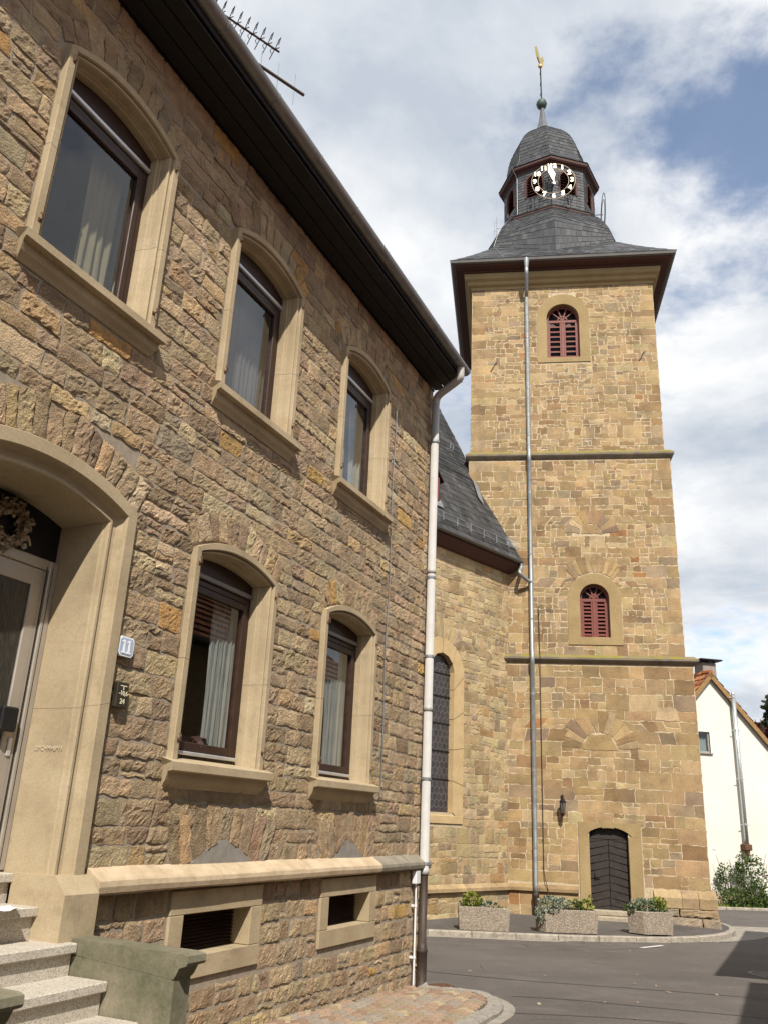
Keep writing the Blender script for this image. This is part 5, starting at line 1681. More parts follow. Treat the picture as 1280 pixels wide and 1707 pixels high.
def mk_nave(mb, q, i):
    r = random.Random(i * 3 + 8); mb.cur = vary(r, npal)
    stone(mb, q, 0.0, r.uniform(.005, .014), r.uniform(.005, .012), .005, r, i * .29, 8, 6, 8.0, .005, .032, .006, .010)
build_stones(nq, mk_nave, NST, nwall, 'stone', 300, NM)
for i, (a, b) in enumerate(((-7.5, -5.2), (-5.19, -4.2), (-4.19, -3.1), (-3.09, -1.95), (-1.94, -.9), (-.89, .12))):
    m = MB(); m.cur = vary(rn, npal); m.prism([(a, .03, .46), (a, -.10, .33), (a, -.10, .25), (a, .03, .25)], (b - a, 0, 0)); m.build('base_course_stone', NST, CH, fix=True, colors=True)
# window: dressed surround in blocks, leaded lights
NW = tag(empty('choir_window', (0, 0, 0), 0, CH), 'tall round-arched leaded window in a pale dressed surround')
TRIM_N = mat_mortar('pale_dressed_stone', (.50, .37, .20), (.40, .285, .145), 2.5)
def surround_block(a0, a1):
    """piece of the surround between two fractions of its outline"""
    n = 60
    oo, ii = nout.outline(n), nwin.outline(n)
    def at(o, t):
        L = [0]
        for p, q in zip(o, o[1:]): L.append(L[-1] + math.hypot(q[0] - p[0], q[1] - p[1]))
        x = t * L[-1]
        for k in range(len(L) - 1):
            if x <= L[k + 1] or k == len(L) - 2:
                f = (x - L[k]) / max(1e-9, L[k + 1] - L[k]); return (o[k][0] + (o[k + 1][0] - o[k][0]) * f, o[k][1] + (o[k + 1][1] - o[k][1]) * f)
    k = max(2, int((a1 - a0) * 40)); ts = [a0 + (a1 - a0) * i / k for i in range(k + 1)]
    q = MB()
    q.sweep([[(*[at(o, t)[0]], y, at(o, t)[1]) for t in ts] for o, y in ((oo, .03), (oo, -.025), (ii, -.02), (ii, .17))])
    q.build('dressed_stone', TRIM_N, NW)
cuts = [0, .09, .18, .27, .36, .44, .5, .56, .64, .73, .82, .91, 1]
for a, b in zip(cuts, cuts[1:]): surround_block(a + .0008, b - .0008)
m = MB(); m.prism([(nout.cx - nout.a, -.03, 1.84), (nout.cx - nout.a, -.03, 2.02), (nout.cx - nout.a, .17, 2.11), (nout.cx - nout.a, .17, 1.84)], (2 * nout.a, 0, 0)); m.build('sill', TRIM_N, NW, fix=True)
m = MB(); m.prism([(p[0], .14, p[1]) for p in nwin.outline(16)], (0, .02, 0)); m.build('glazing', LEADG, NW, fix=True)
# hexagonal leads
m = MB(); hs = .105
j = 0; z = nwin.zb
while z < nwin.za:
    i = 0; x = nwin.cx - nwin.a + (hs * .866 if j % 2 else 0)
    while x < nwin.cx + nwin.a + .01:
        for (ax, az, bx, bz) in ((0, 0, 0, hs), (0, hs, hs * .866, hs * 1.5), (0, hs, -hs * .866, hs * 1.5)):
            p, q = (x + ax, z + az), (x + bx, z + bz)
            ok = True
            for (u, w) in (p, q):
                e = nwin.ex(w, -.005)
                if not e or not (e[0] <= u <= e[1]): ok = False
            if ok:
                d = Vector((q[0] - p[0], 0, q[1] - p[1])).normalized(); s = Vector((-d.z, 0, d.x)) * .006
                P, Q = Vector((p[0], .134, p[1])), Vector((q[0], .134, q[1]))
                m.add([P - s, Q - s, Q + s, P + s], [(0, 1, 2, 3)])
        x += hs * 1.732
    z += hs * 1.5; j += 1
m.build('lead_cames', LEAD, NW)
for z in (2.9, 3.6, 4.3, 5.0, 5.6):
    m = MB(); m.tube([(nwin.cx - nwin.a, .125, z), (nwin.cx + nwin.a, .125, z)], .014, 6); m.build('saddle_bar', BLACKM, NW)
m = MB(); m.poly((NL, .5, 0), (.3, .5, 0), (.3, .5, 9), (NL, .5, 9)); m.build('dark_interior', BLACKM, CH)
# eaves board, gutter, roof
m = MB(); m.prism([(NL, .02, 9.02), (NL, -.12, 9.04), (NL, -.30, 9.20), (NL, -.36, 9.24), (NL, -.36, 9.36), (NL, .02, 9.36)], (-NL + .22, 0, 0)); m.build('eaves_board', REDDARK, CH, fix=True)
m = MB(); rows = []
for u in (NL, -6, -3, .20):
    rows.append([(u, -.43 + .07 * math.cos(t), 9.36 + .07 * math.sin(t)) for t in [math.pi + math.pi * i / 10 for i in range(11)]] + [(u, -.43 + .062 * math.cos(t), 9.36 + .062 * math.sin(t)) for t in [2 * math.pi - math.pi * i / 10 for i in range(11)]])
m.sweep(rows, closed=True); m.build('gutter', TGUT, CH, fix=True)
SL = 2.05
def rf(s, y, lift=0.0):            # point on the roof plane; y into the building
    return Vector((s, y, 9.39 + (y + .42) * SL))
right = [rf(.26, -.42), rf(-.10, .25), rf(-.46, .82), rf(-.50, .98), rf(-.28, 1.42), rf(-.42, 2.2), rf(-.52, 3.0), rf(-.60, 4.2)]
rfn = curve_fn(right)
lfn = lambda t: Vector((NL, rfn(t).y, rfn(t).z))
RF = tag(empty('choir_roof', (0, 0, 0), 0, CH), 'steep dark slate roof with snow guard and red dormer')
m = MB(); slate_patch(m, lfn, rfn, 42, .24, rsl, .014); tag(m.build('slates', SLATE, RF, colors=True), kind='stuff')
m = MB(); m.cur = (.05, .05, .055)
pts = [rfn(i / 24) for i in range(25)]
m.sweep([[Vector((NL, p.y, p.z)) for p in pts], pts])
m.build('roof_deck', SLATE, RF, colors=True)
m = MB(); m.cur = (.05, .05, .055)
hipb = [rfn(i / 10) for i in range(6, 11)]
m.sweep([hipb, [Vector((p.x - .1, p.y + 1.2 + (10 - i) * .35, p.z - .05)) for i, p in enumerate(hipb)]]); m.poly(Vector((NL, 4.2, 18.9)), Vector((-.6, 4.2, 18.9)), Vector((-.6, 8.5, 9.5)), Vector((NL, 8.5, 9.5)))
m.build('rear_roof', SLATE, RF, colors=True)
m = MB()
for (a, b, z) in ((-6, -.35, .22), (-6, -.35, .07)):
    p, q = rf(a, -.30), rf(b, -.30); o = Vector((0, -.12, z)); m.tube([p + o, q + o], .014, 6)
k = -.5
while k > -6:
    p = rf(k, -.32); m.tube([p, p + Vector((0, -.13, .02)), p + Vector((0, -.12, .25))], .012, 5); k -= .62
m.build('snow_guard', ZINC, RF)
m = MB()
for i in range(11):
    u = -.40 + i * .055; p = rf(u, -.22 + i * .0); m.tube([p + Vector((0, -.09, -.02)), p + Vector((0, -.09, .24))], .006, 4)
m.tube([rf(-.42, -.22) + Vector((0, -.09, .23)), rf(.2, -.22) + Vector((0, -.09, .23))], .008, 5); m.tube([rf(-.42, -.22) + Vector((0, -.09, .02)), rf(.2, -.22) + Vector((0, -.09, .02))], .008, 5)
m.build('leaf_grid', ZINC, RF)
# red louvred dormer
DM = tag(empty('dormer', (-.42, 0, 0), 0, RF), 'small red louvred dormer half hidden by the white downpipe')
dy = .05; dz = 9.39 + (dy + .42) * SL
m = MB(); m.prism([(-3.46, dy - .06, dz - .02), (-2.84, dy - .06, dz - .02), (-2.84, dy - .06, dz + .68), (-3.15, dy - .06, dz + .98), (-3.46, dy - .06, dz + .68)], (0, .8, 0)); m.build('dormer_cheeks', SLATE, DM, fix=True)
m = MB(); m.c = []
for s in (-1, 1):
    m.prism([(-3.15, dy - .14, dz + 1.06), (-3.15 + s * .40, dy - .14, dz + .62), (-3.15 + s * .40, dy - .14, dz + .57), (-3.15, dy - .14, dz + 1.0)], (0, .9, 0))
m.build('dormer_roof', BROWN, DM, fix=True)
rail_frame('dormer_frame', -3.40, -2.90, dz, dz + .68, dy - .10, dy - .06, .06, REDWOOD, DM)
for i in range(5):
    m = MB(); z = dz + .08 + i * .11; m.box(-3.34, -2.96, dy - .095, dy - .07, z, z + .07); m.build('slat', REDWOOD, DM)
m = MB(); m.add([rf(-3.55, -.06) + Vector((0, -.05, .03)), rf(-2.75, -.06) + Vector((0, -.05, .03)), rf(-2.75, .06) + Vector((0, -.05, .03)), rf(-3.55, .06) + Vector((0, -.05, .03))], [(0, 1, 2, 3)]); m.build('apron_flashing', ZINC, DM)
# zinc flashing against the tower, roof hook
m = MB(); a = [rf(-.60, .90), rf(-.80, .52), rf(-.66, .40), rf(-.45, .78)]; m.add([p + Vector((0, -.05, .05)) for p in a], [(0, 1, 2, 3)])
m.build('flashing', ZINC, RF, fix=True)
m = MB(); p = rf(-1.3, 1.35); m.tube([p, p + Vector((.0, -.14, .0)), p + Vector((.0, -.16, .16))], .014, 6); m.tube([p + Vector((.14, 0, 0)), p + Vector((.14, -.14, 0)), p + Vector((.14, -.16, .12))], .014, 6); m.build('roof_hook', ZINC, RF)
# short bend from the gutter into the tower downpipe
inv = NM.inverted() @ TM
ts = [(.16, -.43, 9.30), (.16, -.43, 9.16)] + [tuple(inv @ Vector(v)) for v in ((-4.78, -.36, 8.95), (-4.62, -.20, 8.82), (-4.44, -.04, 8.74))]
m = MB(); m.tube(smooth_line([Vector(p) for p in ts], 4), .055, 10); m.build('gutter_bend', ZINC, CH, smooth=True)
# ------------------------------------------------------------------ white house behind the tower
WB = math.radians(12)
WN = Vector((math.sin(WB), -math.cos(WB), 0))
WP = Vector((13.4, 34.6, 0))
apex = on_plane(1181, 1128, WP, WN)
ZG = gz(34.6) - .02
WO = Vector((apex.x, apex.y, ZG))
WH = tag(empty('white_house', WO, WB), 'white rendered house with orange tiled gable roof and steel flue behind the tower', 'house')
WMI = (Matrix.Translation(WO) @ Matrix.Rotation(WB, 4, 'Z')).inverted()
def wp(px, py, off=0.0):
    q = WMI @ on_plane(px, py, WO - WN * -off, WN); return q
za = apex.z - ZG
rpt = wp(1279, 1243); kx = (za - rpt.z) / rpt.x          # slope of the verge
hwid = 4.4; ez = za - kx * hwid; LEN = 10.0
m = MB()
w0, w1 = wp(1163, 1221), wp(1185, 1256)
wx0, wx1, wz0, wz1 = w1.x - .92, w1.x, w1.z, wp(1185, 1221).z
sheet(m, -hwid, hwid, .45, ez, 0, [])
u = [-hwid, wx0, wx1, hwid]
def topz(x): return za - kx * abs(x)
# gable above the eaves with the small window left open
m.poly((-hwid, 0, ez), (wx0, 0, ez), (wx0, 0, topz(wx0)))
m.poly((wx0, 0, ez), (wx1, 0, ez), (wx1, 0, wz0), (wx0, 0, wz0)) if wz0 > ez else None
gx = [(wx0, topz(wx0)), (min(wx1, 0), topz(min(wx1, 0)))] + ([(0, za)] if wx1 > 0 else []) + ([(wx1, topz(wx1))] if wx1 > 0 else [])
m.poly((wx0, 0, wz1), (wx1, 0, wz1), *[(x, 0, z) for x, z in gx[::-1]])
m.poly((wx1, 0, ez), (hwid, 0, ez), *( [(0, 0, za)] if wx1 < 0 else []), (wx1, 0, topz(wx1)))
m.poly((hwid, 0, .45), (hwid, LEN, .45), (hwid, LEN, ez), (hwid, 0, ez)); m.poly((-hwid, LEN, .45), (-hwid, 0, .45), (-hwid, 0, ez), (-hwid, LEN, ez))
m.poly((hwid, LEN, .45), (-hwid, LEN, .45), (-hwid, LEN, ez), (0, LEN, za), (hwid, LEN, ez))
m.build('wall', WREND, WH)
m = MB(); m.bbox(-hwid - .04, hwid + .04, -.05, LEN, -.6, .46, .02); m.build('plinth', mat_mortar('rough_plinth', (.42, .34, .24), (.28, .21, .14), 4), WH)
WW = tag(empty('window', (0, 0, 0), 0, WH), 'small gable window with net curtain')
rail_frame('frame', wx0, wx1, wz0, wz1, .06, .12, .06, mat_plain('grey_window_frame', (.3, .29, .27), .6), WW)
m = MB(); m.bbox(wx0 + .06, wx1 - .06, .085, .09, wz0 + .06, wz1 - .06, .001); m.build('pane', GLASS, WW)
m = MB(); m.bbox(wx0 - .06, wx1 + .06, -.08, .06, wz0 - .05, wz0, .008); m.build('sill', GUTM, WW)
curtain(WW, wx0, wx1, wz0, wz0 + (wz1 - wz0) * .75, .25, 7, .03, CURT, 1)
m = MB(); m.poly((wx0 - .2, .4, wz0 - .2), (wx1 + .2, .4, wz0 - .2), (wx1 + .2, .4, wz1 + .2), (wx0 - .2, .4, wz1 + .2)); m.build('dark_back', BLACKM, WW)
# roof: tiles with real steps
rto = random.Random(15); OV = .18
tl = MB(); dk = MB()
opal = [(4, (.36, .13, .05)), (3, (.30, .10, .04)), (2, (.40, .17, .07)), (1, (.22, .09, .045))]
for s in (-1, 1):
    L = math.hypot(hwid + .35, (hwid + .35) * kx); rows = 20; ud = Vector((s * (hwid + .35), 0, -(hwid + .35) * kx)) / rows
    nrm = Vector((kx * s, 0, 1)).normalized()
    top = Vector((0, 0, za + .14))
    for j in range(rows):
        a = top + ud * j; b = a + ud * 1.15
        nt = 44; wt = (LEN + 2 * OV) / nt
        for i in range(nt):
            y0, y1 = -OV + i * wt, -OV + (i + 1) * wt - .012
            tl.cur = vary(rto, opal)
            h = nrm * .045; l = nrm * rto.uniform(.0, .01)
            tl.add([a + Vector((0, y0, 0)) + nrm * .005, a + Vector((0, y1, 0)) + nrm * .005, b + Vector((0, y1, 0)) + h + l, b + Vector((0, y0, 0)) + h + l, b + Vector((0, y0, 0)), b + Vector((0, y1, 0))] + [(a + b) / 2 + Vector((0, (y0 + y1) / 2, 0)) + nrm * .055], [(0, 1, 6), (1, 2, 6), (2, 3, 6), (3, 0, 6), (3, 2, 5, 4)])
    e = top + ud * rows
    dk.prism([top - nrm * .01 + Vector((0, -OV + .02, 0)), e - nrm * .01 + Vector((0, -OV + .02, 0)), e - nrm * .09 + Vector((0, -OV + .02, 0)), top - nrm * .09 + Vector((0, -OV + .02, 0))], (0, LEN + 2 * OV - .04, 0))
    q = MB(); q.prism([top + nrm * .0 + Vector((0, -OV, 0)), e + Vector((0, -OV, 0)), e - nrm * .17 + Vector((0, -OV, 0)), top - nrm * .17 + Vector((0, -OV, 0))], (0, .03, 0)); q.build('verge_board', mat_plain('ochre_verge', (.26, .15, .055), .7) if s < 0 else bpy.data.materials['ochre_verge'], WH, fix=True)
tag(tl.build('roof_tiles', CLAYT, WH, colors=True), kind='stuff')
dk.build('roof_deck', DKWOOD, WH, fix=True)
for j in range(20):
    q = MB(); q.cur = vary(rto, opal); y = -OV + j * .52
    q.tube([(0, y, za + .14), (0, y + .5, za + .17)], [.11, .12], 8); q.build('ridge_tile', CLAYT, WH, colors=True)
cc = wp(1176, 1120, 0)
CHM = empty('chimney', (0, 0, 0), 0, WH)
q = MB(); q.bbox(-.02, .58, .30, .95, za - .6, za + .62, .02); q.build('stack', CEMENT, CHM)
q = MB(); q.bbox(-.22, .78, .1, 1.15, za + .70, za + .76, .01)
for (x, y) in ((.04, .36), (.52, .36), (.04, .89), (.52, .89)): q.box(x - .03, x + .03, y - .03, y + .03, za + .6, za + .71)
q.build('cover_plate', BLACKM, CHM)
f0, f1 = wp(1231, 1160, .22), wp(1245, 1408, .22)
FL = tag(empty('flue', (0, 0, 0), 0, WH), 'shiny steel flue pipe running up the white gable')
q = MB(); q.tube([(f1.x, -.22, f1.z), (f1.x, -.22, f0.z)], .085, 14); q.tube([(f1.x, -.22, f0.z), (f1.x, -.22, f0.z + .12)], .06, 12); q.build('pipe', STEEL, FL, smooth=True)
for t in (.12, .42, .75, .98):
    z = f1.z + (f0.z - f1.z) * t; q = MB(); q.tube([(f1.x, -.22, z), (f1.x, -.22, z + .04)], .095, 14); q.box(f1.x - .2, f1.x + .2, -.225, -.215, z, z + .03); q.box(f1.x - .015, f1.x + .015, -.22, .0, z, z + .03); q.build('wall_band', STEEL, FL)
q = MB(); q.bbox(f1.x - .15, f1.x + .15, -.33, .0, f1.z - .22, f1.z, .02); q.lathe([(.12, f1.z - .22), (.03, f1.z - .48), (.001, f1.z - .5)], f1.x, -.2, 10); q.build('support_console', RUST, FL)
v0 = wp(1190, 1413)
q = MB(); q.bbox(v0.x - .08, v0.x + .08, -.02, .02, v0.z - .09, v0.z + .09, .006); q.build('vent_plate', WHITEP, WH)

# ------------------------------------------------------------------ houses across the street, just outside the right edge; their eaves shade the road
def hip_house(name, label, corner, az, length, depth, he, wallmat, seed):
    rz = math.pi / 2 - az                         # local x along the street, local y to the left of it
    Hh = tag(empty(name, (corner.x, corner.y, gz(corner.y) - .1), rz), label, 'house', 'houses across the street')
    ov = .45; r = random.Random(seed)
    x0, x1, y0, y1 = ov, length - ov, -depth + ov, -ov
    m = MB(); m.box(x0, x1, y0, y1, -.6, he); m.build('wall', wallmat, Hh)
    rise = 3.6; rx = depth / 2
    e = [(0, 0), (length, 0), (length, -depth), (0, -depth)]
    A_, B_ = Vector((min(rx, length / 2 - .2), -depth / 2, he + rise)), Vector((max(length - rx, length / 2 + .2), -depth / 2, he + rise))
    P = [Vector((a, b, he)) for a, b in e]
    tl = MB()
    for (a, b, c, d) in ((P[1], P[0], A_, B_), (P[0], P[3], A_, A_), (P[3], P[2], B_, A_), (P[2], P[1], B_, B_)):
        rows = 18
        for j in range(rows):
            t0, t1 = j / rows, min(1, (j + 1.1) / rows)
            p0, p1, p2, p3 = a.lerp(d, t0), b.lerp(c, t0), b.lerp(c, t1), a.lerp(d, t1)
            n = max(1, int((p1 - p0).length / .25)); nr = (b - a).cross(d - a).normalized()
            if nr.z < 0: nr = -nr
            for i in range(n):
                tl.cur = vary(r, opal); f0, f1 = i / n, (i + 1) / n - .03 / n
                tl.add([p0.lerp(p1, f0) + nr * .05, p0.lerp(p1, f1) + nr * .05, p3.lerp(p2, f1) + nr * .01, p3.lerp(p2, f0) + nr * .01], [(0, 1, 2, 3)])
    tag(tl.build('roof_tiles', CLAYT, Hh, colors=True), kind='stuff')
    m = MB(); m.poly(*P); m.poly(P[0], P[1], B_, A_); m.poly(P[2], P[3], A_, B_); m.poly(P[3], P[0], A_); m.poly(P[1], P[2], B_); m.build('roof_deck', DKWOOD, Hh)
    m = MB(); m.tube([(0, .07, he - .02), (length, .07, he - .02)], .07, 8); m.build('gutter', TGUT, Hh)
    for k in range(int(length / 2.6)):
        for zf in (.9, 3.1):
            if zf + 1.3 > he: continue
            xa = 1.3 + k * 2.6
            w = empty('window', (0, 0, 0), 0, Hh)
            rail_frame('frame', xa, xa + 1.0, zf, zf + 1.3, y1, y1 + .05, .07, WHITEP, w)
            q = MB(); q.box(xa + .07, xa + .93, y1 + .012, y1 + .02, zf + .07, zf + 1.23); q.build('pane', LEADG, w)
            q = MB(); q.bbox(xa - .08, xa + 1.08, y1, y1 + .12, zf - .08, zf - .005, .01); q.build('sill', GUTM, w)
    return Hh
def caster(S, h): return Vector((S.x + SUND.x / SUND.z * h, S.y + SUND.y / SUND.z * h, S.z + h))
S1_ = ghit(1205, 1628); far = ghit(1262, 1556)
az1 = math.atan2(far.x - S1_.x, far.y - S1_.y)
he1 = 5.2
cpt = caster(S1_, he1)
OCH = mat_mortar('ochre_render', (.42, .34, .22), (.34, .27, .17), 3)
# eave height is measured from the road under the corner of the roof
dgr = gz(cpt.y) - .1
hip_house('hipped_house', 'ochre hipped-roof house across the street, outside the right edge, shading the road', cpt, az1, (far - S1_).length, 8.5, cpt.z - dgr, OCH, 3)
S2_ = ghit(1266, 1640); n2_ = ghit(1280, 1661)
az2 = math.atan2(S2_.x - n2_.x, S2_.y - n2_.y) 
c2 = caster(S2_, 5.0); L2 = 17.0
az2 = AH
c2b = c2 - Vector((math.sin(az2), math.cos(az2), 0)) * L2
hip_house('street_house', 'stone hipped-roof house across the street nearest the camera, outside the right edge', c2b, az2, L2, 8.0, c2.z - (gz(c2b.y) - .1), mat_mortar('reflected_stone', (.36, .28, .17), (.26, .2, .12), 3), 6)

# ------------------------------------------------------------------ planters and plants
def leafy(mb, c, rad, n, size, rng, squash=1.0, droop=0.0, shell=.35):
    for i in range(n):
        d = Vector((rng.gauss(0, 1), rng.gauss(0, 1), rng.gauss(0, 1))).normalized()
        rr = rng.uniform(shell, 1.0) ** .6
        p = Vector((c[0] + d.x * rad[0] * rr, c[1] + d.y * rad[1] * rr, c[2] + d.z * rad[2] * rr))
        s = size * rng.uniform(.6, 1.3)
        a = (d + Vector((rng.gauss(0, .6), rng.gauss(0, .6), rng.gauss(0, .6) + .2 - droop))).normalized() * s
        b = a.cross(Vector((rng.gauss(0, 1), rng.gauss(0, 1), rng.gauss(0, 1)))).normalized() * s * .42 * squash
        mb.cur = (min(1, max(0, rng.gauss(.5, .25))),) * 3
        m_ = p + a * .5 + Vector((0, 0, s * .08))
        mb.add([p, m_ + b, p + a, m_ - b], [(0, 1, 2, 3)])
def stems(mb, c, tips, r):
    for t in tips: mb.tube([c, Vector(c).lerp(Vector(t), .5) + Vector((0, 0, .02)), t], [r, r * .7, r * .4], 5)
def trough(name, label, loc, rz, pts, h, th=.06):
    """hollow planter with a bevelled rim from a plan outline (counter-clockwise)"""
    T_ = tag(empty(name, loc, rz), label, 'planter', 'pebble-faced planters in front of the church')
    def off(k, z, d):
        n = len(pts); o = []
        cx_, cy_ = sum(p[0] for p in pts) / n, sum(p[1] for p in pts) / n
        for (x, y) in pts:
            L = math.hypot(x - cx_, y - cy_); f = (L - d) / L * k; o.append((cx_ + (x - cx_) * f, cy_ + (y - cy_) * f, z))
        return o
    q = MB(); q.sweep([off(.95, 0, 0), off(1, h - .02, 0), off(1, h, .02), off(1, h, th), off(1, h - .09, th + .01)], closed=True); q.add(off(.95, 0, 0), [tuple(range(len(pts)))[::-1]])
    q.build('trough', PEBBLE, T_, fix=True)
    q = MB(); q.add(off(1, h - .07, th), [tuple(range(len(pts)))]); q.build('soil', SOIL, T_)
    return T_
def phit(px, py):
    d = pray(px, py); z = PZ + .01
    for _ in range(20):
        t = (z - EYE) / d.z; y = d.y * t; f = min(1, max(0, (y - 20.2) / 4.6)); z = (gz(20.2) + .105) * (1 - f) + PZ * f
    return Vector((d.x * t, d.y * t, z))
def plant(name, label, loc, parts, seed, cat='plant', group='plants in the church planters'):
    r = random.Random(seed)
    P_ = tag(empty(name, loc), label, cat, group)
    q = MB(); stems(q, (0, 0, -.05), [(c[0] * .8, c[1] * .8, max(.02, c[2])) for c, *_ in parts], .008); q.build('stems', BARK, P_)
    bym = {}
    for (c, rad, n, size, mat, dr) in parts:
        bym.setdefault(mat.name, (mat, MB())); leafy(bym[mat.name][1], c, rad, n, size, r, 1.0, dr)
    for mat, mb in bym.values(): mb.build('foliage', mat, P_, colors=True)
p1a, p1b = phit(769, 1553), phit(843, 1552)
w1 = (p1b - p1a).length; a1 = math.atan2(p1b.y - p1a.y, p1b.x - p1a.x) * .3
print('planter1', p1a, p1b, w1)
def rect(w, d): return [(-w / 2, 0), (w / 2, 0), (w / 2, d), (-w / 2, d)]
PHh = .47
c = (p1a + p1b) / 2; c.y = (p1a.y + p1b.y) / 2
trough('stone_planter', 'rectangular pebble planter left of the tower downpipe with a low yellow-green shrub', c, math.radians(-3), rect(w1 * .98, .45), PHh)
plant('planter_shrub', 'yellow-green shrublet with blue-green ground cover in the left planter', c + Vector((0, .2, PHh - .06)), [((-.25, 0, .16), (.20, .16, .17), 260, .075, LEAF_Y, 0), ((-.38, 0, .08), (.14, .12, .10), 80, .06, LEAF_G, 0), ((.12, 0, .06), (.28, .15, .10), 220, .05, LEAF_B, .1), ((.38, -.05, .02), (.14, .12, .05), 70, .05, LEAF_Y, .2)], 1)
p2a, p2b = phit(916, 1557), phit(990, 1556)
w2 = (p2b - p2a).length
c = (p2a + p2b) / 2
trough('stone_planter', 'pebble planter left of the tower door with silvery foliage spilling over its end', c, math.radians(2), [(-w2 / 2, -.02), (w2 / 2, 0), (w2 / 2 - .02, .45), (-w2 / 2 - .12, .5), (-w2 / 2 - .15, .2)], PHh)
plant('planter_shrub', 'silvery trailing shrub with green and variegated tufts in the middle planter', c + Vector((0, .22, PHh - .06)), [((-.45, -.08, .12), (.30, .26, .19), 520, .06, LEAF_S, .1), ((-.66, -.16, -.08), (.13, .14, .16), 200, .055, LEAF_S, .8), ((-.2, -.05, .16), (.22, .18, .14), 200, .055, LEAF_S, 0), ((.10, 0, .10), (.18, .16, .15), 260, .06, LEAF_G, 0), ((.38, 0, .10), (.15, .14, .18), 220, .06, LEAF_Y, 0), ((.46, 0, .26), (.05, .05, .12), 40, .06, LEAF_Y, 0)], 2)
p3a, p3b = phit(1051, 1557), phit(1121, 1559)
w3 = (p3b - p3a).length
c = (p3a + p3b) / 2
trough('stone_planter', 'six-sided pebble planter right of the tower door with a rounded green shrub', c, math.radians(-2), [(-w3 / 2 + .30, -.14), (w3 / 2, -.02), (w3 / 2 + .02, .35), (w3 / 2 - .3, .5), (-w3 / 2 + .1, .5), (-w3 / 2, .12)], PHh)
plant('planter_shrub', 'rounded grey-green shrub with yellowish top in the right planter', c + Vector((0, .18, PHh - .06)), [((-.10, 0, .14), (.36, .24, .18), 520, .055, LEAF_S, 0), ((.05, .02, .12), (.40, .24, .17), 420, .06, LEAF_G, 0), ((.24, 0, .22), (.18, .16, .14), 200, .06, LEAF_Y, 0), ((-.42, -.05, .08), (.14, .12, .10), 90, .06, LEAF_G, .2)], 3)

# ------------------------------------------------------------------ bush and verge at the white house, tree behind it
b0 = ghit(1225, 1521); 
bb = Vector((b0.x, b0.y, b0.z))
k = WMI @ Vector((bb.x, bb.y, bb.z)); 
front = (WMI.inverted() @ Vector((wp(1225, 1500).x, -.75, 0))); front.z = gz(front.y)
BU = tag(empty('climbing_bush', front), 'loose green bush climbing against the white house beside the tower', 'bush')
BU.scale = (.82, .82, .82)
r = random.Random(17)
q = MB()
for i in range(9):
    a = r.uniform(-1.3, 1.3); q.tube([(a * .3, .1, 0), (a * .6, .1 + r.uniform(-.1, .2), .8), (a, .3, r.uniform(1.4, 2.3))], [.03, .02, .008], 5)
q.build('stems', BARK, BU)
q = MB()
for (c_, rad, n) in (((-.55, 0, .45), (.55, .4, .45), 420), ((.45, 0, .60), (.62, .45, .62), 800), ((.85, .1, .3), (.45, .4, .35), 300), ((-.1, .3, 1.35), (.22, .15, .6), 260), ((-.75, .35, 1.4), (.35, .15, .55), 160), ((.55, .3, 1.7), (.5, .2, .55), 330), ((.1, .35, 1.95), (.3, .15, .4), 120), ((1.25, .3, 1.2), (.4, .15, .5), 90), ((-1.0, .35, .9), (.25, .15, .7), 120), ((0, -.1, .16), (1.2, .5, .2), 420)):
    leafy(q, c_, rad, int(n * 1.5), .09, r, 1.1, .1, .2)
q.build('foliage', LEAF_G, BU, colors=True)
q = MB()
for i in range(2600):
    x = r.uniform(-9, 12); t = r.uniform(-1.25, -.12); p = WMI.inverted() @ Vector((x, t, 0)); p.z = gz(p.y) + .03
    s = r.uniform(.06, .16); a = r.uniform(0, 6.28); q.cur = (r.random(),) * 3
    d = Vector((math.cos(a), math.sin(a), 0)) * .018
    q.add([p - d, p + d, p + Vector((r.gauss(0, .03), r.gauss(0, .03), s))], [(0, 1, 2)])
tag(q.build('grass_verge', LEAF_Y, colors=True), 'dry grass strip along the foot of the white house', 'grass', kind='stuff')
q = MB(); rr_ = [WMI.inverted() @ Vector((x, t, 0)) for x in (-9, 12) for t in (-1.3, -.03)]
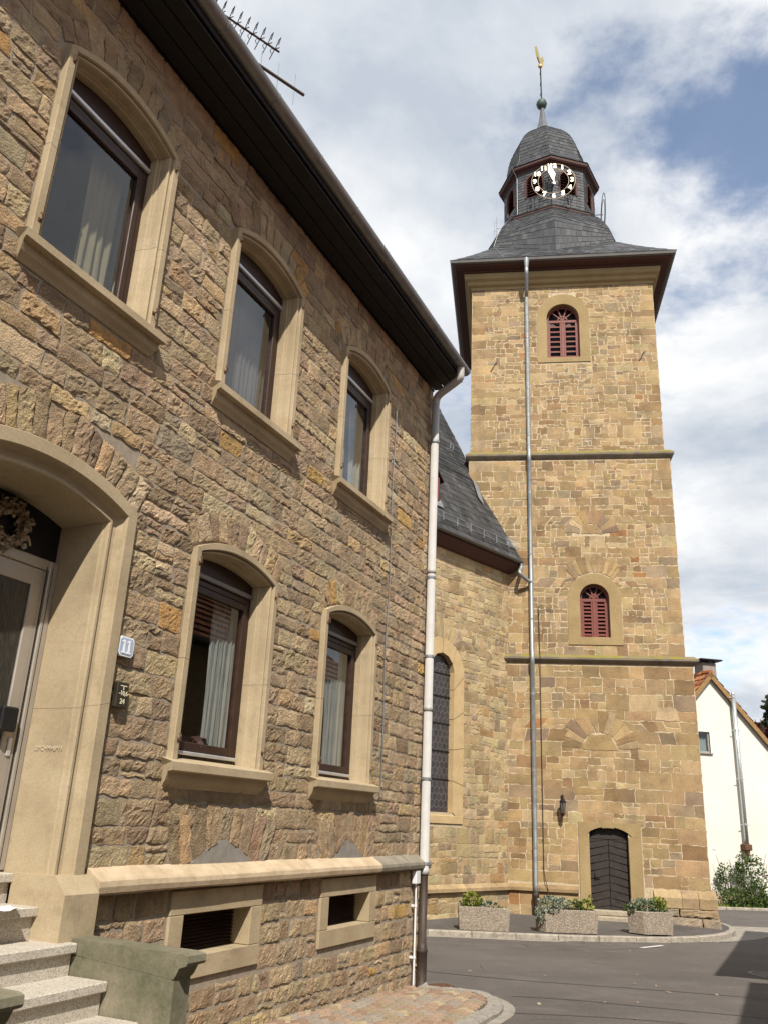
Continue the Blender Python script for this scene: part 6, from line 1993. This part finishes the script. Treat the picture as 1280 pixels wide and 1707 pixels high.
q.poly(*[Vector((p.x, p.y, gz(p.y) + .02)) for p in (rr_[0], rr_[2], rr_[3], rr_[1])]); vg = tag(q.build('verge_soil', SOIL), kind='structure')
kl2 = [WMI.inverted() @ Vector((x, -1.42, 0)) for x in (-9, -4, 0, 4, 8, 12)]
for p in kl2: p.z = gz(p.y)
kerb_run('kerb_stone', kl2, .12, .09, 1.0, KERBM, vg, random.Random(3))

def tree(name, label, loc, h, crown_c, crown_r, n, leaf, mats, seed):
    T_ = tag(empty(name, loc), label, 'tree')
    r = random.Random(seed)
    q = MB(); c0 = Vector(crown_c)
    q.tube([(0, 0, -.2), (.05, 0, h * .25), (.0, .05, h * .5), tuple(c0 * .9)], [h * .03, h * .024, h * .018, h * .008], 9)
    tips = []
    for i in range(16):
        d = Vector((r.gauss(0, 1), r.gauss(0, 1), r.gauss(.3, .7))).normalized()
        tip = c0 + Vector((d.x * crown_r[0], d.y * crown_r[1], d.z * crown_r[2])) * r.uniform(.6, .9); tips.append(tip)
        st = Vector((0, 0, h * r.uniform(.3, .6))); md = st.lerp(tip, .5) + Vector((0, 0, .3))
        q.tube([st, md, tip], [h * .010, h * .006, h * .002], 6)
    q.build('trunk', BARK, T_, smooth=True)
    for k, (mat, part) in enumerate(mats):
        q = MB()
        for i in range(int(60 * part)):
            d = Vector((r.gauss(0, 1), r.gauss(0, 1), r.gauss(0, 1))).normalized(); rad = r.uniform(.45, 1.0)
            c = c0 + Vector((d.x * crown_r[0], d.y * crown_r[1], d.z * crown_r[2])) * rad; s = r.uniform(.14, .26) * crown_r[0]
            leafy(q, c, (s, s, s * .7), n // 60, leaf, r, 1.3, .15, .0)
        q.build('crown', mat, T_, colors=True)
d_ = pray(1294, 1216); tp = d_ * (46.0 / d_.y) + Vector((0, 0, EYE))
tb = Vector((tp.x, tp.y, gz(tp.y)))
tree('broadleaf_tree', 'dark green and reddish leafed tree behind the white house at the right edge', tb, tp.z - tb.z + 2.2, (0, 0, tp.z - tb.z - .4), (2.1, 2.1, 2.3), 9000, .24, ((LEAF_D, .75), (LEAF_R, .35)), 8)
